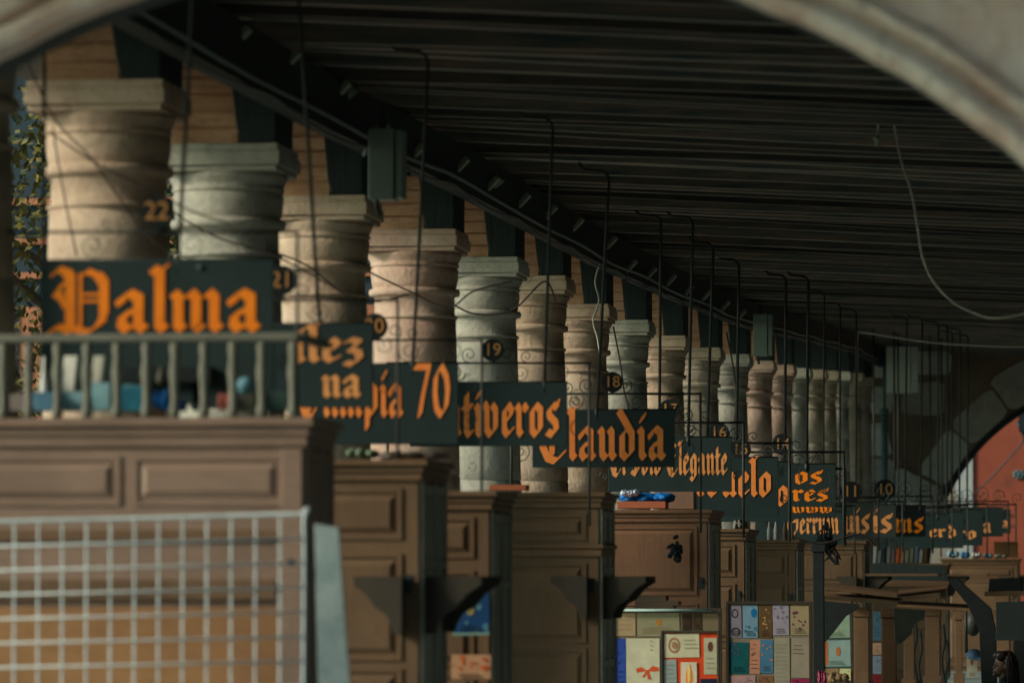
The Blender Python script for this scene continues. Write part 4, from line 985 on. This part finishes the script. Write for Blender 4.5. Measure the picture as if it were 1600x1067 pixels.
def card(px0, py0, px1, py1, d, col, nm, label, prints=(), lift=.006):
    a = P(px0, py1, d); c = P(px1, py0, d); w_ = c.x-a.x; h_ = c.z-a.z
    b = MB(); b.box((0, 0, 0), (w_, .004, h_))
    o = b.build('card', flat(*col, nm), loc=(a.x, d-lift, a.z)); o.rotation_euler.y = random.uniform(-.022, .022); tag(o, label, 'card', 'cards and papers on the displays')
    if not prints: prints = [('blots', .1, .55, .9, .9, tuple(int(q*.62) for q in col), nm+'_motif'), ('lines', .15, .1, .85, .45, tuple(int(q*.7) for q in col), nm+'_text')]
    elif not any(p_[0] == 'lines' for p_ in prints): prints = list(prints) + [('lines', .2, .04, .8, .22, tuple(int(q*.72) for q in col), nm+'_text')]
    for pi_, (kind, u0, v0, u1, v1, pc, pn) in enumerate(prints):
        b = MB(); x0, x1 = u0*w_, u1*w_; z0, z1 = v0*h_, v1*h_; yy = -.0015 - .0024*pi_
        if kind == 'rect': b.face([(x0, yy, z0), (x1, yy, z0), (x1, yy, z1), (x0, yy, z1)])
        elif kind == 'ring':
            n = 20; cx, cz = (x0+x1)/2, (z0+z1)/2; R1 = (x1-x0)/2; R2 = (z1-z0)/2
            for k in range(n):
                A = 2*PI*k/n; B = 2*PI*(k+1)/n
                b.face([(cx+R1*math.cos(A), yy, cz+R2*math.sin(A)), (cx+R1*math.cos(B), yy, cz+R2*math.sin(B)), (cx+R1*.7*math.cos(B), yy, cz+R2*.7*math.sin(B)), (cx+R1*.7*math.cos(A), yy, cz+R2*.7*math.sin(A))])
        elif kind == 'bow':
            cx, cz, hw, hh_ = (x0+x1)/2, (z0+z1)/2, (x1-x0)/2, (z1-z0)/2
            for qi, poly in enumerate(([(0,.1),(-.5,.55),(-1,.35),(-.9,-.1),(-.45,0)], [(0,.1),(.45,.7),(.95,.5),(1,.1),(.5,0)], [(-.1,.1),(.12,.1),(.35,-1),(.15,-.8),(.05,-.95)], [(-.1,.1),(.05,.0),(-.3,-.7),(-.45,-.6)], [(-.16,.2),(.16,.2),(.13,-.15),(-.13,-.15)])):
                b.face([(cx+u*hw, yy-.0003*qi, cz+v*hh_) for u, v in poly])
        elif kind == 'disc':
            n = 18; cx, cz = (x0+x1)/2, (z0+z1)/2
            b.face([(cx+(x1-x0)/2*math.cos(2*PI*k/n), yy, cz+(z1-z0)/2*math.sin(2*PI*k/n)) for k in range(n)])
        elif kind == 'blots':
            rr = random.Random(int(px0*7+u0*100))
            for k in range(9):
                cx, cz = rr.uniform(x0, x1), rr.uniform(z0, z1); r = rr.uniform(.05, .13)*min(x1-x0, z1-z0)
                n = 7; yk = yy - .00022*k
                b.face([(cx+r*rr.uniform(.7, 1.2)*math.cos(2*PI*q/n), yk, cz+r*rr.uniform(.7, 1.2)*math.sin(2*PI*q/n)) for q in range(n)])
        elif kind == 'lines':
            n = max(3, int((z1-z0)/.035))
            for k in range(n):
                zz = z0 + (z1-z0)*(k+.5)/n; b.face([(x0, yy, zz), (x1 - (k % 3)*.1*(x1-x0), yy, zz), (x1 - (k % 3)*.1*(x1-x0), yy, zz+.007), (x0, yy, zz+.007)])
        b.build('print', flat(*pc, pn), o)
BE = (150,128,95); BR = (110,60,40)
card(962,958,993,993,41.2,(170,145,110),'beige_paper','beige sheet at the upper left of the left display',[('lines',.15,.15,.85,.8,BE,'beige_ink')])
card(996,958,1062,994,41.2,(140,135,105),'olive_paper','wide olive certificate at the top of the left display',[('disc',.45,.45,.58,.75,(175,120,40),'gold_seal'),('lines',.1,.1,.9,.4,BE,'beige_ink')])
card(1066,958,1080,990,41.2,(60,45,30),'brown_paper','narrow dark brown sheet at the top of the left display')
card(1083,958,1096,986,41.2,(75,55,38),'brown_paper2','second narrow dark brown sheet at the top of the left display')
card(963,997,978,1085,41.2,(45,75,160),'royal_blue_card','tall blue strip card at the left display edge')
card(979,997,1031,1085,41.2,(205,200,170),'cream_card','large cream card with a red orange ribbon bow',[('bow',.28,.26,.98,.56,(215,85,40),'red_orange_ink'),('lines',.72,.75,.78,.98,BE,'beige_ink')])
card(1038,990,1093,1027,40.6,(205,198,165),'ivory_card','ivory certificate with a round brown seal on the red board',[('ring',.12,.18,.46,.85,(165,120,85),'seal_brown'),('disc',.22,.36,.37,.68,(175,130,95),'seal_tan'),('lines',.55,.3,.95,.8,(180,170,140),'faint_ink')])
card(1100,996,1120,1053,40.6,(185,180,150),'ivory_card2','tall ivory card with a brown figure on the red board',[('disc',.3,.62,.7,.9,BR,'figure_brown'),('lines',.15,.1,.85,.5,(160,155,130),'faint_ink2')])
card(1038,1030,1058,1090,40.6,(150,160,155),'grey_card2','grey card at the lower left of the red board',[('lines',.1,.1,.9,.9,(125,130,125),'grey_ink')])
card(1064,1034,1089,1090,40.6,(220,205,180),'white_card2','white card with a flame like orange motif on the red board',[('disc',.3,.25,.75,.85,(245,150,70),'flame_orange'),('disc',.42,.4,.62,.95,(250,200,120),'flame_yellow')], .010)
card(1095,1060,1120,1090,40.6,(25,30,55),'navy_card2','navy card at the lower right of the red board')
card(1140,946,1159,996,45.3,(150,140,155),'lilac_card','lilac card with dark rings on the middle display',[('ring',.2,.62,.75,.9,(50,50,60),'ring_ink'),('ring',.15,.05,.85,.32,(50,50,60),'ring_ink')])
card(1161,945,1184,996,45.3,(125,165,190),'sky_blue_card','sky blue card with a blue oval on the middle display',[('disc',.55,.62,.95,.9,(20,120,180),'oval_blue'),('blots',.05,.05,.95,.4,(70,120,160),'wash_blue')])
card(1186,945,1206,996,45.3,(105,80,50),'bronze_card','bronze card with gold spots on the middle display',[('blots',.1,.1,.9,.9,(190,150,90),'gold_ink')])
card(1208,944,1233,992,45.3,(165,160,175),'pale_lilac_card','pale lilac flowered card on the middle display',[('blots',.1,.4,.9,.95,(125,115,150),'violet_ink')])
card(1236,944,1264,992,45.3,(165,150,115),'tan_card','tan card with purple flowers at the upper right of the middle display',[('blots',.1,.1,.9,.9,(120,55,95),'purple_ink')])
card(1140,1003,1170,1052,45.3,(10,95,100),'teal_card','dark teal card with a violet sprig on the middle display',[('blots',.05,.6,.5,.95,(120,70,140),'violet_ink2')])
card(1171,999,1187,1052,45.3,(205,145,115),'salmon_card','salmon card on the middle display')
card(1188,999,1208,1051,45.3,(75,130,165),'blue_card2','blue card with pink flowers on the middle display',[('blots',.1,.1,.9,.9,(195,125,120),'pink_ink')])
card(1210,996,1234,1075,45.3,(165,160,140),'ash_card','tall ash grey card on the middle display',[('lines',.1,.1,.9,.9,(150,140,125),'ash_ink')])
card(1236,996,1264,1058,45.3,(160,152,132),'ash_card2','ash grey card with brown lines at the right of the middle display',[('lines',.1,.55,.7,.85,(105,75,80),'plum_ink')])
card(1140,1055,1181,1085,45.3,(190,150,150),'pink_card2','pale pink card at the bottom of the middle display')
card(1184,1055,1208,1085,45.3,(140,100,70),'tan_card2','brown card at the bottom of the middle display')
card(1237,1060,1264,1085,45.3,(165,40,90),'magenta_card','magenta card at the bottom right of the middle display')
card(1290,960,1328,996,60,(140,165,140),'mint_card','mint certificate with red marks on the right display',[('blots',.15,.2,.7,.5,(190,90,60),'rust_ink')])
card(1288,1000,1329,1041,60,(140,165,160),'pale_teal_card','pale teal certificate with orange edge on the right display',[('rect',.02,.05,.16,.95,(190,110,60),'orange_edge'),('disc',.45,.4,.62,.75,(185,110,60),'rust_seal')])
card(1288,1044,1310,1080,60,(150,120,85),'tan_card3','tan card at the bottom left of the right display')
card(1312,1044,1329,1062,60,(205,205,150),'pale_yellow_card','pale yellow card at the bottom right of the right display')
# blue patterned poster and orange box on the shelf of the third stall
card(708,924,766,992,27.6,(20,70,120),'blue_poster','blue patterned poster on the third stall',[('blots',.05,.05,.95,.95,(80,130,150),'pale_blue_ink'),('disc',.38,.45,.6,.65,(150,140,90),'gold_spot'),('rect',0,0,1,.06,(120,160,150),'poster_edge')], .03)
card(706,1022,768,1060,27.6,(195,150,115),'orange_label','cream sheet with orange blots below the blue poster',[('blots',.02,.1,.5,.9,(215,95,40),'orange_blot'),('blots',.5,.1,.98,.9,(215,95,40),'orange_blot')], .03)
# blue grey flyers behind the posts
card(1364,955,1377,1000,66,(70,105,125),'slate_flyer','slate blue flyer between the posts on the right')
card(1364,1004,1377,1022,66,(190,150,125),'peach_flyer','peach flyer below the slate blue one between the posts')
card(1364,1024,1377,1052,66,(130,145,165),'grey_blue_flyer','grey blue flyer at the bottom between the posts')
card(1364,1053,1377,1075,66,(130,30,40),'red_flyer','dark red flyer lowest between the posts')
card(1511,1023,1527,1058,60,(185,180,160),'white_flyer','white flyer hanging left of the seated woman',[('disc',.35,.55,.65,.8,(170,80,60),'red_dot')])

# ------------------------------------------------------------------ clutter on the right
def post(px0, px1, py0, d, m, label):
    a = P(px0, py0, d); c = P(px1, py0, d); b = MB()
    w_ = c.x-a.x
    b.box((0, 0, 0), (w_, w_, a.z)); b.box((-.02, -.02, a.z-.12), (w_+.02, w_+.02, a.z-.04)); b.box((-.03, -.03, 0), (w_+.03, w_+.03, .25))
    o = b.build('wooden_post', m, loc=(a.x, d, 0), bevel=.006); return tag(o, label, 'post', 'wooden posts among the stalls')
post(1270,1287,846,57, M_BLACK, 'black post under the wire tangle')
post(1334,1357,948,60.5, M_WOOD, 'brown wooden post right of the pale green certificates')
post(1378,1400,950,64, M_WOOD, 'brown post right of the flyers')
post(1412,1428,952,66, M_WOOD, 'brown post behind the large dark bracket')
post(1446,1468,948,68, M_WOOD, 'brown post in the middle of the right clutter')
post(1492,1503,955,70, M_WOOD, 'narrow brown post left of the dark awning')
# bracket plates
def plate(pts, d, th, m, name, label, cat, group=None):
    b = MB(); b.prism([P(x, y, d) for x, y in pts], (0, th, 0)); return tag(b.build(name, m, bevel=.004), label, cat, group)
plate([(1288,938),(1344,944),(1338,952),(1322,962),(1300,990),(1290,1002),(1287,1002)], 57.5, .08, M_BLACK, 'shelf_bracket', 'black triangular bracket above the pale green certificates', 'bracket')
plate([(1396,950),(1446,953),(1444,966),(1428,975),(1424,990),(1410,1003),(1404,1006),(1398,1000)], 63.5, .08, M_WOODD, 'shelf_bracket', 'dark carved bracket between the brown posts', 'bracket')
# fold-out shelves, tilted boards
def boardq(pts, d0, d1, th, m, label):
    """flat board: near edge (2 places at d0), far edge (2 places at d1)"""
    a, b2, c, e = P(*pts[0], d0), P(*pts[1], d0), P(*pts[2], d1), P(*pts[3], d1)
    b = MB(); b.prism([a, b2, c, e], (0, 0, th)); return tag(b.build('shelf_board', m, bevel=.004), label, 'shelf board', 'fold out shelf boards on the right')
boardq([(1286,936),(1402,944),(1410,938),(1290,930)], 58.5, 60.5, .035, M_WOOD, 'lowest long shelf board reaching from the black post')
boardq([(1286,920),(1402,934),(1404,927),(1286,913)], 59, 61, .03, M_WOOD, 'tilted shelf board just above the lowest one')
boardq([(1402,948),(1516,955),(1520,948),(1404,942)], 62, 64, .035, M_WOOD, 'long level shelf board over the brown posts')
boardq([(1404,932),(1478,924),(1482,918),(1404,925)], 63.5, 65.5, .03, M_WOODR, 'shelf board rising to the right over the brown posts')
boardq([(1356,915),(1482,917),(1484,911),(1360,908)], 66, 68, .03, M_WOOD, 'uppermost thin shelf board below the booklets')
plate([(1360,880),(1478,884),(1478,912),(1362,906)], 70, .05, M_TIMBER, 'dark_backboard', 'dark backboard behind the upper shelf boards', 'board')
# dark awning arm and grey screen by the woman
plate([(1480,905),(1496,903),(1520,925),(1548,950),(1556,985),(1558,1080),(1534,1080),(1530,985),(1512,945)], 56, .25, M_BLACK, 'folded_awning', 'black folded awning sloping down beside the seated woman', 'awning')
plate([(1556,940),(1640,938),(1640,1000),(1556,1000)], 52, .05, flat(38,46,46,'dull_slate'), 'slate_screen', 'dull slate screen above the seated woman', 'screen')
plate([(1546,904),(1594,902),(1596,922),(1544,924)], 66, .3, M_BLACK, 'black_case', 'black case standing on the shelf above the slate screen', 'case')
plate([(1538,924),(1680,922),(1680,929),(1538,931)], 65.8, .6, M_WOOD, 'shelf_board', 'shelf board under the black case', 'shelf board')
plate([(1584,1000),(1700,1000),(1700,1090),(1584,1090)], 56, .1, M_BLACK, 'black_curtain', 'black curtain hanging behind the seated woman', 'curtain')
b = MB(); a = P(1522, 1022, 60)
b.ellipsoid(a, (.10, .12, .07), nu=12, nv=8, jit=.06); b.prism([a + V(.02, -.1, -.02), a + V(.16, -.1, -.05), a + V(.15, -.1, -.075), a + V(.0, -.1, -.06)], (0, .2, 0))
tag(b.build('blue_hat', flat(95,125,165,'dusty_blue_cloth')), 'dusty blue hat hanging above the white flyer', 'hat')
b = MB(); a = P(1509, 955, 60); b.tube([a, P(1510, 1020, 60)], .02, 6); b.ellipsoid(P(1520, 975, 60.2), (.11, .11, .14), nu=10, nv=7, jit=.08)
tag(b.build('grey_bag', flat(62,66,62,'grey_bag')), 'grey bag hanging from a cord above the blue hat', 'bag')
# tangle of wire with lamp on the black post
b = MB(); a = P(1291, 846, 58); rr = random.Random(4); pts = []
for k in range(46):
    pts.append(a + V(rr.gauss(0, .075), rr.gauss(0, .06), rr.gauss(-.02, .12)))
b.tube(smooth(pts, 3), .011, 5); b.ellipsoid(a + V(0, 0, -.02), (.07, .07, .09), jit=.15)
tag(b.build('wire_tangle', M_BLACK), 'dark tangle of wire on top of the black post', 'wire tangle')
b = MB(); b.tube([P(1306, 866, 58), P(1307, 882, 58)], [.02, .035], 8); b.tube(smooth([P(1291, 850, 58), P(1300, 856, 58), P(1306, 866, 58)]), .008, 5)
tag(b.build('hanging_plug', M_IRON), 'black plug dangling right of the wire tangle', 'plug')
b = MB(); b.tube(smooth([P(x, y, 55) for x, y in ((1196,815),(1226,833),(1262,845),(1290,848),(1330,836),(1352,838),(1366,852))]), .012, 5)
tag(b.build('thin_wire', M_WIRE), 'dark wire drooping over the stall tops to the wire tangle', 'wire', 'thin wires slung across the columns')
onstall(1292, 1328, 1046, 1067, 59.4, .25, 'tan_parcel', flat(125,100,70,'tan_parcel_paper'), 'tan paper parcel in front of the pale green certificates', 'parcel', 'bag')
onstall(1276, 1292, 1040, 1075, 56.6, .15, 'pink_bundle', flat(150,50,85,'deep_pink_cloth'), 'deep pink bundle hanging low on the black post', 'bundle', 'bag')
for k_, (px_, py_) in enumerate(((1430, 968), (1438, 985), (1474, 975), (1480, 1000))):
    a = P(px_, py_, 67.5); b = MB(); b.tube(smooth([a, a + V(.02, 0, -.25), a + V(-.02, 0, -.5), a + V(.03, 0, -.9)]), .016, 6); b.ellipsoid(a + V(.03, 0, -.92), (.05, .04, .08), jit=.1)
    tag(b.build('hanging_strap', M_BLACK), 'black strap hanging among the brown posts on the right', 'strap', 'straps hanging among the brown posts')
# padlock and dark knot on the reddish stall
b = MB(); a = P(1055, 868, 42.3); rk_ = random.Random(8)
for k in range(16):
    b.ellipsoid(a + V(rk_.gauss(0, .03), rk_.uniform(-.05, -.01), rk_.gauss(0, .065)), (rk_.uniform(.012, .035), .02, rk_.uniform(.015, .05)), Matrix.Rotation(rk_.uniform(-1, 1), 3, 'Y'), nu=8, nv=6, jit=.25)
tag(b.build('dark_knot', M_BLACK), 'dark cloth knot hanging on the front of the reddish stall', 'cloth')
b = MB()
z = 0
for k, (x0, x1, y0, y1) in enumerate(((985,1040,930,938),(992,1060,938,945),(990,1052,945,951))):
    a = P(x0, y1, 41.6); c = P(x1, y0, 41.6); b.box((a.x, 41.6, a.z), (c.x, 41.9, c.z-.004))
tag(b.build('paper_stack', flat(85,72,58,'old_paper')), 'stack of old papers above the left card display', 'paper stack')

# ------------------------------------------------------------------ seated woman at the right edge
DWN = 49.0
hc = P(1567, 1040, DWN)
wt = empty('person', (hc.x, DWN, 0), 'woman with dark hair in black clothes seated facing left at the right edge', 'person')
def skin_body(name, joints, edges, m, parent, lv=2):
    me = bpy.data.meshes.new(name); me.from_pydata([j[0] for j in joints], edges, []); me.materials.append(m)
    o = bpy.data.objects.new(name, me); COL.objects.link(o); o.parent = parent
    sk = o.modifiers.new('skin', 'SKIN'); sk.use_smooth_shade = True
    if not me.skin_vertices: 
        bpy.context.view_layer.update()
    for i, j in enumerate(joints):
        r = j[1]; me.skin_vertices[0].data[i].radius = r if isinstance(r, tuple) else (r, r)
    me.skin_vertices[0].data[0].use_root = True
    sb = o.modifiers.new('sub', 'SUBSURF'); sb.levels = lv; sb.render_levels = lv
    return o
hz = hc.z
J = [((.06,0,hz-.70),(.15,.17)), ((.05,0,hz-.52),(.12,.15)), ((.04,0,hz-.33),(.13,.18)), ((.03,0,hz-.22),(.10,.16)), ((.02,0,hz-.15),.058), ((.005,0,hz-.09),.055),
     ((.03,-.19,hz-.24),.062), ((.0,-.24,hz-.48),.05), ((-.20,-.17,hz-.62),.04), ((-.27,-.13,hz-.64),.03),
     ((.03,.19,hz-.24),.062), ((.0,.24,hz-.48),.05), ((-.20,.17,hz-.62),.04), ((-.27,.13,hz-.64),.03),
     ((.0,-.10,hz-.74),.095), ((-.40,-.13,hz-.70),.07), ((-.42,-.13,.30),.05), ((-.44,-.13,.07),.04), ((-.58,-.14,.045),.035),
     ((.0,.10,hz-.74),.095), ((-.40,.13,hz-.70),.07), ((-.42,.13,.30),.05), ((-.44,.13,.07),.04), ((-.58,.14,.045),.035)]
E = [(0,1),(1,2),(2,3),(3,4),(4,5),(3,6),(6,7),(7,8),(8,9),(3,10),(10,11),(11,12),(12,13),(0,14),(14,15),(15,16),(16,17),(17,18),(0,19),(19,20),(20,21),(21,22),(22,23)]
skin_body('clothed_body', J, E, M_BLACK, wt)
b = MB()   # head, face towards -x and a little to the camera
Rz = Matrix.Rotation(R_(18), 3, 'Z')
b.ellipsoid((.015, 0, hz+.03), (.098, .076, .115), Rz, 20, 14)
b.ellipsoid((-.035, 0, hz-.045), (.062, .056, .070), Rz, 16, 10)
def fp(x, y, z): return Rz @ Vector((x, y, 0)) + Vector((0, 0, hz+z))
b.prism([fp(-.082, -.005, .03), fp(-.118, 0, -.022), fp(-.088, .016, -.026), fp(-.088, -.016, -.026)], (0.001, 0, 0))
b.tube([(.01, 0, hz-.16), (.0, 0, hz-.05)], [.05, .046], 12)
b.ellipsoid(fp(.01, -.077, -.005), (.02, .010, .03), Rz, 8, 6); b.ellipsoid(fp(-.088, 0, -.085), (.022, .026, .018), Rz, 10, 6)
b.build('head', M_SKIN, wt)
b = MB(); b.ellipsoid(fp(-.086, -.030, .012), (.008, .012, .006), Rz, 8, 5); b.ellipsoid(fp(-.086, .030, .012), (.008, .012, .006), Rz, 8, 5)
b.tube([fp(-.083, -.050, .032), fp(-.093, -.030, .037), fp(-.094, -.012, .032)], .004, 5); b.tube([fp(-.083, .050, .032), fp(-.093, .030, .037), fp(-.094, .012, .032)], .004, 5); b.build('eyes', M_EYE, wt)
b = MB(); b.ellipsoid(fp(-.095, 0, -.055), (.010, .022, .007), Rz, 8, 5); b.build('lips', M_LIP, wt)
b = MB(); b.ellipsoid((.042, 0, hz+.055), (.092, .088, .104), Rz, 18, 12, .02); b.ellipsoid((.078, .0, hz-.055), (.050, .084, .13), Rz, 16, 10, .03); b.ellipsoid(fp(-.02, -.055, .10), (.07, .04, .055), Rz, 12, 8, .03); b.ellipsoid(fp(-.02, .055, .10), (.07, .04, .055), Rz, 12, 8, .03); b.ellipsoid((.062, -.066, hz-.03), (.035, .028, .12), Rz, 12, 8, .03)
rh = random.Random(2)
for k in range(70):
    a_ = rh.uniform(-1.9, 1.9); sx_, sy_ = .055 + .085*math.cos(a_), .095*math.sin(a_)
    z_ = rh.uniform(.03, .13)
    b.tube(smooth([(sx_*.6, sy_*.6, hz+.155-.02*abs(a_)), (sx_, sy_, hz+z_*.6), (sx_*1.08+.01, sy_*1.12, hz-.06), (sx_+.02+rh.uniform(-.015,.02), sy_*1.05+rh.uniform(-.02,.02), hz-.17-rh.uniform(0,.07))], 4), [.004]*12 + [.0015], 4)
b.build('hair', M_HAIR, wt)
for sg in (-1, 1):   # hands resting on the lap
    b = MB(); h0 = V(-.29, .13*sg, hz-.645); b.ellipsoid(h0, (.045, .035, .016))
    for k in range(4):
        y_ = (-.024 + .016*k); L = (.060, .072, .068, .052)[k]
        b.tube([h0 + V(-.03, y_, 0), h0 + V(-.03-L*.6, y_*1.1, -.004), h0 + V(-.03-L, y_*1.15, -.022)], [.009, .008, .006], 7)
    b.tube([h0 + V(.01, -.03*sg, 0), h0 + V(-.02, -.052*sg, -.004), h0 + V(-.05, -.056*sg, -.014)], [.010, .009, .007], 7)
    b.build('hand', M_SKIN, wt)
st = empty('wooden_stool', (hc.x+.06, DWN, 0), 'low wooden stool under the seated woman', 'stool')
b = MB(); zs = hz-.86; b.lathe([(.17, zs-.04), (.18, zs-.03), (.18, zs-.008), (.165, zs)], n=24); b.build('seat', M_WOOD, st)
for k in range(4):
    a = PI/4 + k*PI/2; b = MB(); b.tube([(.11*math.cos(a), .11*math.sin(a), zs-.04), (.15*math.cos(a), .15*math.sin(a), 0)], .016, 8); b.build('leg', M_WOOD, st)

# ------------------------------------------------------------------ light
W = bpy.data.worlds.new('World'); S.world = W; W.use_nodes = True
N = W.node_tree.nodes; L = W.node_tree.links
bg = N['Background']; sky = N.new('ShaderNodeTexSky'); sky.sky_type = 'NISHITA'; sky.sun_disc = False
SUN = Vector((-.83, -.37, .42)).normalized()
sky.sun_elevation = math.asin(SUN.z); sky.sun_rotation = math.atan2(SUN.x, SUN.y)
sky.dust_density = 3.0
sky.ozone_density = .8
tn = N.new('ShaderNodeMix'); tn.data_type = 'RGBA'; tn.blend_type = 'MULTIPLY'; tn.inputs['Factor'].default_value = 1; tn.inputs['B'].default_value = (.70, 1.0, 1.06, 1)
L.new(sky.outputs[0], tn.inputs['A']); L.new(tn.outputs['Result'], bg.inputs[0]); bg.inputs[1].default_value = .15
sl_ = bpy.data.lights.new('sun', 'SUN'); sl_.energy = 2.6; sl_.angle = R_(11); sl_.color = (1, .86, .71)
so = bpy.data.objects.new('sun', sl_); COL.objects.link(so); so.location = (-30, 0, 40)
so.rotation_euler = (-SUN).to_track_quat('-Z', 'Y').to_euler()

S.view_settings.view_transform = 'Standard'; S.view_settings.look = 'None'; S.view_settings.gamma = 1; S.view_settings.use_curve_mapping = False
S.view_settings.exposure = 0.1
S.cycles.max_bounces = 8; S.cycles.diffuse_bounces = 5; S.cycles.use_denoising = True
